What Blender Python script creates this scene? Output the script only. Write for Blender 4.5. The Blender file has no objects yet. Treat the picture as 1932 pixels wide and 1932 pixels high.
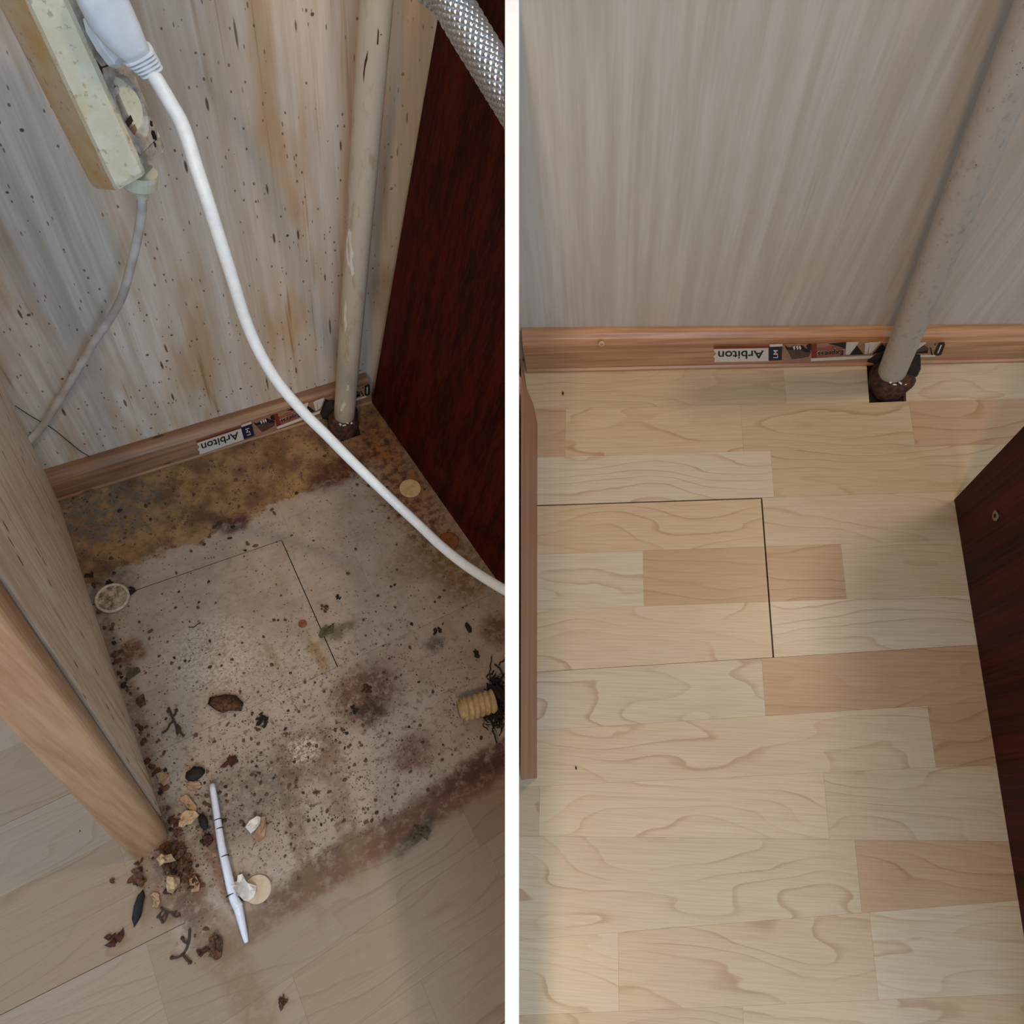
import bpy, bmesh, math, random
import numpy as np
from mathutils import Vector, Matrix

random.seed(7)
rng = np.random.default_rng(7)
C = bpy.context.scene.collection
sc = bpy.context.scene

# ------------------------------------------------------------------ measured geometry of the two nooks
F = 1460.0                                   # focal length in pixels of the 1932 px frame


def ray(x, y):
    return np.array([(x - 966) / F, (y - 966) / F, 1.0])


def nrm(v):
    v = np.asarray(v, float)
    return v / np.linalg.norm(v)


class Nook:
    """A floor plane with its back wall line: local x along the wall, y into the wall, z up."""

    def __init__(s, down, size, base, b0, b1):
        s.N = nrm(down)
        r = ray(*base)
        s.h = size * F / 52 * (r @ s.N)
        s.B0 = s.hit(b0, s.N, s.h)
        B1 = s.hit(b1, s.N, s.h)
        s.u = nrm(B1 - s.B0)
        v = nrm(np.cross(s.N, s.u))
        s.v = -v if v[2] < 0 else v           # into the wall
        s.w = -s.N
        s.M = np.array([s.u, s.v, s.w])

    @staticmethod
    def hit(px, n, d):
        r = ray(*px)
        return r * (d / (r @ n))

    def loc(s, p):
        return s.M @ (np.asarray(p) - s.B0)

    def cam(s, q):
        return s.B0 + np.asarray(q) @ s.M

    def fl(s, x, y, z=0.0):                   # point of height z above the floor
        return s.loc(s.hit((x, y), s.N, s.h - z))

    def wl(s, x, y, y0=0.0):                  # point on the plane parallel to the wall
        return s.loc(s.hit((x, y), s.v, s.B0 @ s.v + y0))

    def dp(s, x, y, d):                       # point at distance d along the view
        return s.loc(ray(x, y) * d)

    def pl(s, x, y, p, n):                    # point on a plane given in local coordinates
        o = s.loc(np.zeros(3))
        r = s.M @ ray(x, y)
        p, n = np.asarray(p), np.asarray(n)
        return o + r * (((p - o) @ n) / (r @ n))


L = Nook((-238, 934, F), .029, (640, 790), (110, 945), (702, 760))
R = Nook((175, 534, F), .0252, (1675, 700), (1000, 702), (1800, 684))


def mat4(rot, tr):
    m = Matrix.Identity(4)
    for i in range(3):
        for j in range(3):
            m[i][j] = float(rot[i, j])
        m[i][3] = float(tr[i])
    return m


L.frame = Matrix.Identity(4)
R.frame = mat4(L.M @ R.M.T, L.loc(R.B0))

# ------------------------------------------------------------------ camera, world, lights, exposure
cd = bpy.data.cameras.new('camera')
cam = bpy.data.objects.new('camera', cd)
C.objects.link(cam)
cd.sensor_width = 36
cd.lens = 36 * F / 1932
cd.clip_start = .01
cam.matrix_world = mat4(np.array([L.M[:, 0], -L.M[:, 1], -L.M[:, 2]]).T, L.loc(np.zeros(3)))
sc.camera = cam
sc.view_settings.view_transform = 'Standard'
sc.view_settings.look = 'None'
sc.view_settings.gamma = 1
sc.view_settings.use_curve_mapping = False
sc.view_settings.exposure = 0.0
sc.cycles.use_denoising = True
wd = bpy.data.worlds.new('world')
sc.world = wd
wd.use_nodes = True
wd.node_tree.nodes['Background'].inputs[0].default_value = (.58, .78, 1.0, 1)
wd.node_tree.nodes['Background'].inputs[1].default_value = .36


def area(name, pos_cam, look_cam, size, power, col):
    ld = bpy.data.lights.new(name, 'AREA')
    ld.shape = 'RECTANGLE'
    ld.size, ld.size_y = size
    ld.energy = power
    ld.color = col
    o = bpy.data.objects.new(name, ld)
    C.objects.link(o)
    p, q = Vector(L.loc(pos_cam)), Vector(L.loc(look_cam))
    o.location = p
    o.rotation_euler = (q - p).to_track_quat('-Z', 'Y').to_euler()
    return o


loc_cam = lambda nook, q: nook.cam(np.asarray(q, float))
area('window_right', loc_cam(R, (.68, -.82, 1.60)), loc_cam(R, (.02, -.25, .1)), (.75, .75), 6.0, (.68, .85, 1.0))
area('front_cool_fill', loc_cam(L, (-.06, -1.35, .72)), loc_cam(L, (.06, 0, .20)), (.40, .40), 4.8, (.52, .75, 1.0))  # added cool fill, brightens and blues the left nook's wall
area('left_cool_fill', (-.95, -.10, .05), (-.35, .30, .60), (.4, .4), 3.6, (.52, .75, 1.0))  # added out-of-frame fill, cools the floor left of the pale panel
area('ceiling_glow', loc_cam(R, (.05, -.55, 1.75)), loc_cam(R, (.10, -.35, 0)), (.9, .7), 1.2, (.80, .90, 1.0))
LAMP = np.array((.36, -.50, -.30))
area('lamp_front', tuple(LAMP), (-.15, -.15, .6), (.06, .06), 2.9, (1.0, .76, .50))
area('lamp_left', (-.115, .20, -.42), (.05, 0, .6), (.10, .10), 3.0, (1.0, .68, .40))


# ------------------------------------------------------------------ helpers: objects
def lin(r, g, b):
    f = lambda c: (c / 255 / 12.92) if c <= 10 else ((c / 255 + .055) / 1.055) ** 2.4
    return (f(r), f(g), f(b), 1.0)


def link(name, me, nook, mat, parent=None, base=(0, 0, 0), smooth=False):
    o = bpy.data.objects.new(name, me)
    C.objects.link(o)
    if mat is not None:
        me.materials.append(mat)
    if parent is not None:
        o.parent = parent
    else:
        o.matrix_world = nook.frame @ Matrix.Translation(Vector([float(c) for c in base]))
    if smooth:
        me.polygons.foreach_set('use_smooth', [True] * len(me.polygons))
    return o


def mesh(name, vs, fs, nook, mat, parent=None, base=None, smooth=False):
    """vs in nook coordinates; base is the local origin of the (top-level) thing."""
    if parent is not None:
        b = np.array(parent.get('_b', (0, 0, 0)), float)
    else:
        b = np.array(base if base is not None else (0, 0, 0), float)
    me = bpy.data.meshes.new(name)
    me.from_pydata([tuple(float(c) for c in (np.asarray(v) - b)) for v in vs], [], fs)
    me.validate()
    bm = bmesh.new()
    bm.from_mesh(me)
    bmesh.ops.recalc_face_normals(bm, faces=bm.faces)
    bm.to_mesh(me)
    bm.free()
    o = link(name, me, nook, mat, parent, b, smooth)
    o['_b'] = [float(c) for c in b]
    return o


def empty(name, nook, base):
    o = bpy.data.objects.new(name, None)
    o.empty_display_size = .01
    C.objects.link(o)
    o.matrix_world = nook.frame @ Matrix.Translation(Vector([float(c) for c in base]))
    o['_b'] = [float(c) for c in base]
    return o


def tag(o, label, cat, group=None):
    o['label'] = label
    o['category'] = cat
    if group:
        o['group'] = group
    return o


def struct(o):
    o['kind'] = 'structure'
    return o


def prism(poly, off):
    """front polygon and the same moved by off (one vector or one per corner)."""
    n = len(poly)
    off = np.asarray(off, float)
    if off.ndim == 1:
        off = np.tile(off, (n, 1))
    vs = [np.asarray(p, float) for p in poly] + [np.asarray(p, float) + o for p, o in zip(poly, off)]
    fs = [tuple(range(n)), tuple(range(2 * n - 1, n - 1, -1))]
    fs += [(i, i + n, (i + 1) % n + n, (i + 1) % n) for i in range(n)]
    return vs, fs


def join(*parts):
    vs, fs = [], []
    for v, f in parts:
        b = len(vs)
        vs += list(v)
        fs += [tuple(i + b for i in q) for q in f]
    return vs, fs


def clip(poly, nook, side, t=.0046):
    """keep the part of a flat polygon on one side of the dividing board (camera x < -t or > t)."""
    d = [side * (nook.cam(p)[0]) - t for p in poly]
    out = []
    for i in range(len(poly)):
        a, b = np.asarray(poly[i], float), np.asarray(poly[(i + 1) % len(poly)], float)
        da, db = d[i], d[(i + 1) % len(poly)]
        if da >= 0:
            out.append(a)
        if (da >= 0) != (db >= 0):
            out.append(a + (b - a) * da / (da - db))
    return out


def frames(pts):
    pts = [np.asarray(p, float) for p in pts]
    T = [nrm(pts[min(i + 1, len(pts) - 1)] - pts[max(i - 1, 0)]) for i in range(len(pts))]
    n = np.cross(T[0], (0.31, 0.2, .93))
    n = nrm(n)
    out = []
    for t in T:
        n = nrm(n - t * (n @ t))
        out.append((n, np.cross(t, n)))
    return pts, out


def spline(pts, k=8):
    """Catmull-Rom through the points (each row may carry extra columns such as a radius)."""
    P = np.asarray(pts, float)
    P = np.vstack([2 * P[0] - P[1], P, 2 * P[-1] - P[-2]])
    out = []
    for i in range(1, len(P) - 2):
        for j in range(k):
            t = j / k
            a, b, c, d = P[i - 1], P[i], P[i + 1], P[i + 2]
            out.append(.5 * ((2 * b) + (-a + c) * t + (2 * a - 5 * b + 4 * c - d) * t * t + (-a + 3 * b - 3 * c + d) * t ** 3))
    out.append(P[-2])
    return np.array(out)


def tube(pts, rad, n=12, cap=True, shape=None):
    pts, fr = frames(pts)
    rad = np.broadcast_to(np.asarray(rad, float), (len(pts),))
    vs, fs = [], []
    for i, (p, (a, b)) in enumerate(zip(pts, fr)):
        for j in range(n):
            th = 2 * math.pi * j / n
            r = rad[i] * (shape(i, th) if shape else 1)
            vs.append(p + r * (math.cos(th) * a + math.sin(th) * b))
    for i in range(len(pts) - 1):
        for j in range(n):
            k = (j + 1) % n
            fs.append((i * n + j, i * n + k, (i + 1) * n + k, (i + 1) * n + j))
    if cap:
        fs += [tuple(range(n))[::-1], tuple(range((len(pts) - 1) * n, len(pts) * n))]
    return vs, fs


def loft(rings):
    """rings: list of equal-length closed point loops; capped."""
    n = len(rings[0])
    vs = [p for r in rings for p in r]
    fs = []
    for i in range(len(rings) - 1):
        for j in range(n):
            k = (j + 1) % n
            fs.append((i * n + j, i * n + k, (i + 1) * n + k, (i + 1) * n + j))
    fs += [tuple(range(n))[::-1], tuple(range((len(rings) - 1) * n, len(rings) * n))]
    return vs, fs


def superring(c, a, b, e=3.0, n=24):
    out = []
    for j in range(n):
        t = 2 * math.pi * (j + .5) / n
        x, y = math.cos(t), math.sin(t)
        out.append(np.asarray(c) + a * math.copysign(abs(x) ** (2 / e), x) + b * math.copysign(abs(y) ** (2 / e), y))
    return out


def ico(sub=1):
    bm = bmesh.new()
    bmesh.ops.create_icosphere(bm, subdivisions=sub, radius=1)
    vs = np.array([v.co[:] for v in bm.verts])
    fs = [tuple(v.index for v in f.verts) for f in bm.faces]
    bm.free()
    return vs, fs


ICO1, ICO2 = ico(1), ico(2)


def lump(c, size, rot=0.0, rough=.3, sub=2, seed=0):
    """an uneven clod resting on z = c[2]; size = half lengths."""
    g = np.random.default_rng(seed)
    v, f = (ICO2 if sub == 2 else ICO1)
    k = g.normal(size=(5, 3)) * 3.2
    ph = g.uniform(0, 6.28, 5)
    d = 1 + rough * sum(np.sin(v @ k[i] + ph[i]) for i in range(5)) / 2.2 + g.normal(0, rough * .3, len(v))
    q = v * d[:, None] * np.asarray(size)
    co, si = math.cos(rot), math.sin(rot)
    q = np.c_[q[:, 0] * co - q[:, 1] * si, q[:, 0] * si + q[:, 1] * co, q[:, 2]]
    q[:, 2] -= q[:, 2].min()
    return list(q + np.asarray(c)), f


def cluster(c, rx, ry, h, n, seed=0):
    """a crumbled heap: small clods and shards pressed together."""
    g = np.random.default_rng(seed)
    parts = []
    for i in range(n):
        a, r = g.uniform(0, 6.283), math.sqrt(g.uniform(0, 1))
        p = np.asarray(c) + (math.cos(a) * r * rx * .72, math.sin(a) * r * ry * .72, h * .45 * g.uniform(0, 1) * (1 - r))
        q = max(rx, ry) * g.uniform(.18, .45)
        if g.uniform() < .6:
            parts.append(lump(p, (q, q * g.uniform(.4, .9), min(q * .6, h * .6)), g.uniform(0, 6), .55, 1, seed * 50 + i))
        else:
            parts.append(flake(ragged(p[:2], q * 1.3, q * .6, g.uniform(0, 6), 9, .35, seed * 50 + i), p[2], h * .12, h * .2, i))
    return join(*parts)


def flake(outline, z, t, curl=0.0, seed=0):
    """thin uneven chip: outline (xy points around), lying at height z with thickness t."""
    g = np.random.default_rng(seed)
    o = np.asarray(outline, float)
    c = o.mean(0)
    n = len(o)
    top = [(p[0], p[1], z + t + abs(g.normal(0, curl))) for p in o]
    mid = [(c[0] + (p[0] - c[0]) * .5, c[1] + (p[1] - c[1]) * .5, z + t * 1.25 + abs(g.normal(0, curl * .6))) for p in o]
    bot = [(p[0], p[1], max(z, q[2] - t)) for p, q in zip(o, top)]
    vs = top + mid + [(c[0], c[1], z + t * 1.3)] + bot
    fs = []
    for i in range(n):
        k = (i + 1) % n
        fs += [(i, k, n + k, n + i), (n + i, n + k, 2 * n), (2 * n + 1 + i, 2 * n + 1 + k, k, i)]
    fs.append(tuple(range(2 * n + 1, 3 * n + 1))[::-1])
    return vs, fs


def ragged(c, rx, ry, rot=0, n=14, j=.25, seed=0):
    g = np.random.default_rng(seed)
    out = []
    for i in range(n):
        t = 2 * math.pi * i / n
        r = 1 + g.uniform(-j, j)
        x, y = rx * r * math.cos(t), ry * r * math.sin(t)
        out.append((c[0] + x * math.cos(rot) - y * math.sin(rot), c[1] + x * math.sin(rot) + y * math.cos(rot)))
    return out


# ------------------------------------------------------------------ helpers: materials
class Mat:
    def __init__(s, name):
        s.m = bpy.data.materials.new(name)
        s.m.use_nodes = True
        s.t = s.m.node_tree
        s.b = s.t.nodes['Principled BSDF']

    def new(s, typ, **kw):
        n = s.t.nodes.new(typ)
        for k, v in kw.items():
            setattr(n, k, v)
        return n

    def put(s, sock, v):
        if isinstance(v, bpy.types.NodeSocket):
            s.t.links.new(v, sock)
        elif isinstance(v, (int, float)) and sock.type in ('RGBA',):
            sock.default_value = (v, v, v, 1)
        elif isinstance(v, (tuple, list)) and sock.type == 'VECTOR':
            sock.default_value = v[:3]
        else:
            sock.default_value = v

    def set(s, **kw):
        for k, v in kw.items():
            s.put(s.b.inputs[k.replace('_', ' ')], v)
        return s

    def coord(s, obj=None):
        n = s.new('ShaderNodeTexCoord')
        n.object = obj
        return n.outputs['Object']

    def mapping(s, v, loc=(0, 0, 0), rot=(0, 0, 0), scale=(1, 1, 1), typ='POINT'):
        n = s.new('ShaderNodeMapping', vector_type=typ)
        s.put(n.inputs['Vector'], v)
        n.inputs['Location'].default_value = loc
        n.inputs['Rotation'].default_value = rot
        n.inputs['Scale'].default_value = scale
        return n.outputs[0]

    def math(s, op, a, b=None, c=None, clamp=False):
        n = s.new('ShaderNodeMath', operation=op, use_clamp=clamp)
        s.put(n.inputs[0], a)
        if b is not None:
            s.put(n.inputs[1], b)
        if c is not None:
            s.put(n.inputs[2], c)
        return n.outputs[0]

    def vmath(s, op, a, b=None):
        n = s.new('ShaderNodeVectorMath', operation=op)
        s.put(n.inputs[0], a)
        if b is not None:
            s.put(n.inputs[1], b)
        return n.outputs['Value'] if op in ('LENGTH', 'DOT_PRODUCT') else n.outputs[0]

    def sep(s, v):
        n = s.new('ShaderNodeSeparateXYZ')
        s.put(n.inputs[0], v)
        return n.outputs

    def noise(s, v, scale, detail=3, rough=.55, dist=0.0):
        n = s.new('ShaderNodeTexNoise')
        s.put(n.inputs['Vector'], v)
        n.inputs['Scale'].default_value = scale
        n.inputs['Detail'].default_value = detail
        n.inputs['Roughness'].default_value = rough
        n.inputs['Distortion'].default_value = dist
        return n.outputs['Fac']

    def vor(s, v, scale, out='Distance', rand=1.0):
        n = s.new('ShaderNodeTexVoronoi')
        s.put(n.inputs['Vector'], v)
        n.inputs['Scale'].default_value = scale
        n.inputs['Randomness'].default_value = rand
        return n.outputs[out] if out != 'both' else (n.outputs['Distance'], n.outputs['Color'])

    def mr(s, x, a, b, c=0.0, d=1.0, smooth=True):
        n = s.new('ShaderNodeMapRange', interpolation_type='SMOOTHSTEP' if smooth else 'LINEAR')
        s.put(n.inputs[0], x)
        for i, v in enumerate((a, b, c, d)):
            s.put(n.inputs[i + 1], v)
        return n.outputs[0]

    def mix(s, f, a, b, blend='MIX'):
        n = s.new('ShaderNodeMix', data_type='RGBA', blend_type=blend)
        s.put(n.inputs[0], f)
        s.put(n.inputs[6], a)
        s.put(n.inputs[7], b)
        return n.outputs[2]

    def bump(s, h, strength=.3, dist=.001):
        n = s.new('ShaderNodeBump')
        n.inputs['Strength'].default_value = strength
        n.inputs['Distance'].default_value = dist
        s.put(n.inputs['Height'], h)
        s.t.links.new(n.outputs[0], s.b.inputs['Normal'])

    def blob(s, v, c, rx, ry, rot=0.0, soft=.45):
        """1 inside an ellipse in the plane of the first two coordinates, fading out."""
        m = s.mapping(v, (c[0], c[1], 0), (0, 0, rot), (rx, ry, 1e3), 'TEXTURE')
        return s.mr(s.vmath('LENGTH', m), 1 + soft, 1 - soft)


def simple(name, col, rough=.6, noise=0.25, scale=300, metal=0.0, spec=.4, obj=None, bump=.2, dark=None):
    m = Mat(name)
    v = m.coord(obj)
    n = m.noise(v, scale, 4, .6)
    d = dark or tuple(c * (1 - noise) for c in col[:3]) + (1,)
    col2 = tuple(min(1, c * (1 + noise)) for c in col[:3]) + (1,)
    m.set(Base_Color=m.mix(m.mr(n, .3, .7), d, col2), Roughness=rough, Metallic=metal, Specular_IOR_Level=spec)
    if bump:
        m.bump(n, bump, .0006)
    return m.m


# frame objects: each floor root carries the coordinates its nook's materials read
floorL = struct(empty('floor', L, (0, 0, 0)))
floorR = struct(empty('floor', R, (0, 0, 0)))


# ------------------------------------------------------------------ floor materials
def laminate(name, root, dirt=False):
    m = Mat(name)
    P = m.coord(root)
    info = m.new('ShaderNodeObjectInfo')
    rnd = m.math('MULTIPLY', info.outputs['Random'], 37.0)
    off = m.new('ShaderNodeCombineXYZ')
    m.put(off.inputs[0], rnd)
    m.put(off.inputs[2], m.math('MULTIPLY', rnd, 1.7))
    Q = m.vmath('ADD', P, off.outputs[0])
    warp = m.noise(m.mapping(Q, scale=(5.5, 20, 1)), 1.0, 1.5, .45)
    wig = m.noise(m.mapping(Q, scale=(26, 60, 1)), 1.0, 2, .5)
    y = m.sep(Q)[1]
    ph = m.math('ADD', m.math('MULTIPLY', y, 56.0), m.math('ADD', m.math('MULTIPLY', warp, 9.0), m.math('MULTIPLY', wig, .55)))
    saw = m.math('FRACT', ph)
    line = m.math('MULTIPLY', m.mr(saw, .80, .97), m.mr(saw, 1.0, .97))
    band = m.mr(saw, 0.0, .95, 0, 1, False)
    amt = m.mr(m.noise(m.mapping(Q, scale=(7, 30, 1)), 1.0, 1), .38, .66, .08, .55)
    fine = m.noise(m.mapping(Q, scale=(25, 900, 1)), 1.0, 3, .6)
    col = info.outputs['Color']
    col = m.mix(m.math('MULTIPLY', band, .16), col, m.mix(1.0, col, lin(238, 205, 165), 'MULTIPLY'))
    col = m.mix(m.math('MULTIPLY', line, amt), col, m.mix(1.0, col, lin(206, 182, 152), 'MULTIPLY'))
    col = m.mix(m.mr(fine, .35, .7, 0, .30), col, m.mix(1.0, col, lin(205, 190, 170), 'MULTIPLY'))
    rough = .36
    if dirt:
        n1 = m.noise(P, 38, 4, .65)
        n2 = m.noise(P, 120, 4, .7)
        n3 = m.noise(P, 420, 3, .7)
        x, yy, _ = m.sep(P)
        warpP = m.vmath('ADD', P, m.vmath('SCALE', m.vmath('SUBTRACT', m.new_noisecol(P, 90), (.5, .5, .5)), None)) if False else P
        # general grey film inside the nook, none beyond the front edge of the grime
        front = L.fl(517, 1697), L.fl(951, 1428)
        sl = (front[1][1] - front[0][1]) / (front[1][0] - front[0][0])
        edge = m.math('SUBTRACT', yy, m.math('ADD', m.math('MULTIPLY', x, sl), front[0][1] - sl * front[0][0]))
        edge = m.math('ADD', edge, m.math('MULTIPLY', m.math('SUBTRACT', n1, .5), .030))
        inside = m.math('MULTIPLY', m.mr(edge, -.002, .006), m.mr(x, -.014, -.004))
        col = m.mix(.42, m.mix(1.0, col, lin(206, 200, 198), 'MULTIPLY'), lin(118, 104, 88))
        film = m.math('MULTIPLY', inside, m.mr(n1, .30, .70, .40, .85))
        col = m.mix(film, col, lin(164, 149, 134))
        # yellow brown residue along the back
        b0, b1 = L.fl(215, 1085), L.fl(640, 905)
        sb = (b1[1] - b0[1]) / (b1[0] - b0[0])
        back = m.math('SUBTRACT', yy, m.math('ADD', m.math('MULTIPLY', x, sb), b0[1] - sb * b0[0]))
        back = m.math('ADD', back, m.math('ADD', m.math('MULTIPLY', m.math('SUBTRACT', n1, .5), .05), m.math('MULTIPLY', m.math('SUBTRACT', n2, .5), .016)))
        bk = m.math('MULTIPLY', m.mr(back, -.002, .005), m.mr(x, -.014, -.004))
        e1 = m.blob(P, L.fl(800, 990)[:2], .022, .085, .15, .5)
        bk = m.math('MAXIMUM', bk, m.math('MULTIPLY', e1, m.mr(n2, .4, .6)))
        residue = m.mix(m.mr(n1, .35, .65), lin(92, 58, 24), lin(142, 108, 62))
        residue = m.mix(m.mr(n2, .55, .68), residue, lin(74, 36, 18))
        col = m.mix(m.math('MULTIPLY', bk, .88), col, residue)
        grey = m.blob(P, L.fl(190, 965)[:2], .05, .035, 0, .6)
        col = m.mix(m.math('MULTIPLY', grey, m.mr(n2, .35, .6, 0, .9)), col, lin(96, 90, 84))
        # single stains (pixel centre, size in pixels at that place)
        stains = [((690, 1310), .030, .024, .3, (84, 46, 26), .85), ((575, 1425), .026, .020, 0, (104, 74, 56), .7),
                  ((780, 1420), .018, .014, .2, (92, 52, 30), .7), ((248, 1230), .011, .013, .3, (96, 60, 36), .95),
                  ((640, 890), .035, .014, .2, (78, 34, 18), .85), ((440, 988), .014, .010, 0, (70, 28, 20), .9),
                  ((940, 1190), .014, .016, 0, (82, 44, 24), .8), ((598, 1235), .0055, .020, .1, (128, 98, 56), .75),
                  ((515, 1240), .004, .016, .1, (122, 96, 60), .6), ((640, 1190), .016, .007, .2, (72, 64, 40), .75),
                  ((700, 1345), .012, .010, 0, (50, 28, 20), .8), ((820, 1215), .010, .008, 0, (60, 44, 30), .7),
                  ((860, 1500), .10, .011, .12, (88, 46, 28), .85), ((700, 1590), .11, .010, .16, (92, 60, 38), .8),
                  ((590, 1640), .05, .007, .17, (86, 62, 42), .8), ((930, 1430), .05, .010, .1, (66, 32, 22), .85),
                  ((790, 1572), .020, .005, .3, (62, 52, 38), .85), ((640, 1500), .009, .06, -.15, (112, 88, 62), .65),
                  ((560, 1560), .007, .06, -.12, (104, 80, 54), .6), ((450, 1845), .012, .075, .12, (116, 92, 66), .6),
                  ((418, 1640), .007, .035, .08, (110, 66, 36), .8), ((440, 1520), .05, .028, 0, (84, 76, 64), .6),
                  ((330, 1640), .022, .045, .1, (92, 62, 38), .55), ((205, 1100), .022, .018, 0, (60, 52, 44), .6),
                  ((800, 1050), .035, .02, .2, (110, 88, 50), .6), ((870, 1080), .03, .03, .4, (110, 78, 38), .7),
                  ((300, 1560), .012, .09, .05, (78, 48, 30), .7), ((225, 1260), .008, .09, .05, (72, 44, 28), .6)]
        wv = m.vmath('ADD', P, m.mapping(m.new_noisecol(P, 110), loc=(-.006, -.006, 0), scale=(.012, .012, 0)))
        for (px, rx, ry, rot, c, a) in stains:
            msk = m.blob(wv, L.fl(*px)[:2], rx, ry, rot, .45)
            col = m.mix(m.math('MULTIPLY', m.math('MULTIPLY', msk, a), m.mr(n2, .33, .55, .35, 1)), col, lin(*c))
        for (px, rx, ry, rot, a) in [((575, 1415), .012, .010, 0, .8), ((400, 1230), .035, .03, .2, .5), ((487, 1290), .05, .03, 0, .25)]:
            msk = m.blob(wv, L.fl(*px)[:2], rx, ry, rot, .5)
            col = m.mix(m.math('MULTIPLY', m.math('MULTIPLY', msk, a), m.mr(n3, .42, .55)), col, lin(196, 184, 170))
        sm = m.noise(P, 190, 6, .75)
        sm2 = m.noise(m.mapping(P, loc=(2, 3, 1)), 75, 6, .75)
        dn = m.math('MAXIMUM', m.blob(P, L.fl(600, 1440)[:2], .15, .12, 0, .9), .32)
        col = m.mix(m.math('MULTIPLY', m.math('MULTIPLY', m.mr(sm, .53, .62), inside), m.math('MULTIPLY', dn, .75)), col, lin(74, 60, 48))
        col = m.mix(m.math('MULTIPLY', m.math('MULTIPLY', m.mr(sm2, .54, .66), inside), m.math('MULTIPLY', dn, .65)), col, lin(104, 80, 58))
        ru = m.blob(P, L.fl(755, 890)[:2], .026, .085, .12, .7)
        col = m.mix(m.math('MULTIPLY', m.math('MULTIPLY', ru, m.mr(n1, .3, .6, .55, 1)), .9), col, m.mix(m.mr(n2, .42, .6), lin(140, 88, 42), lin(74, 36, 20)))
        # specks: small dark grains, denser towards the middle of the grime
        dens = m.math('MAXIMUM', m.blob(P, L.fl(600, 1430)[:2], .13, .11, 0, .8), m.math('MULTIPLY', bk, .8))
        dens = m.math('MAXIMUM', dens, .25)
        for (scl, thr, k) in ((190, .30, .55), (420, .34, .8)):
            d, c3 = m.vor(P, scl, 'both')
            sel = m.math('LESS_THAN', m.sep(c3)[0], m.math('MULTIPLY', dens, k))
            dot = m.mr(d, thr, thr * .6)
            clump = m.mr(m.noise(P, 60, 3, .7), .45, .6)
            col = m.mix(m.math('MULTIPLY', m.math('MULTIPLY', m.math('MULTIPLY', dot, sel), clump), m.math('MULTIPLY', inside, .85)), col, lin(48, 36, 28))
        rough = m.mr(inside, 0, 1, .42, .72, False)
        m.bump(m.math('ADD', m.math('MULTIPLY', n2, m.math('MULTIPLY', bk, .8)), m.math('MULTIPLY', fine, .1)), .35, .0008)
    else:
        m.bump(fine, .06, .0003)
    m.set(Base_Color=col, Roughness=rough, Specular_IOR_Level=.4)
    return m.m


def _nc(s, v, scale):
    n = s.new('ShaderNodeTexNoise')
    s.put(n.inputs['Vector'], v)
    n.inputs['Scale'].default_value = scale
    n.inputs['Detail'].default_value = 3
    return n.outputs['Color']


Mat.new_noisecol = _nc
M_lamL = laminate('dirty_laminate', floorL, True)
M_lamR = laminate('clean_laminate', floorR, False)
M_under = simple('underlay', lin(40, 28, 20), .9, bump=0)


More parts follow.
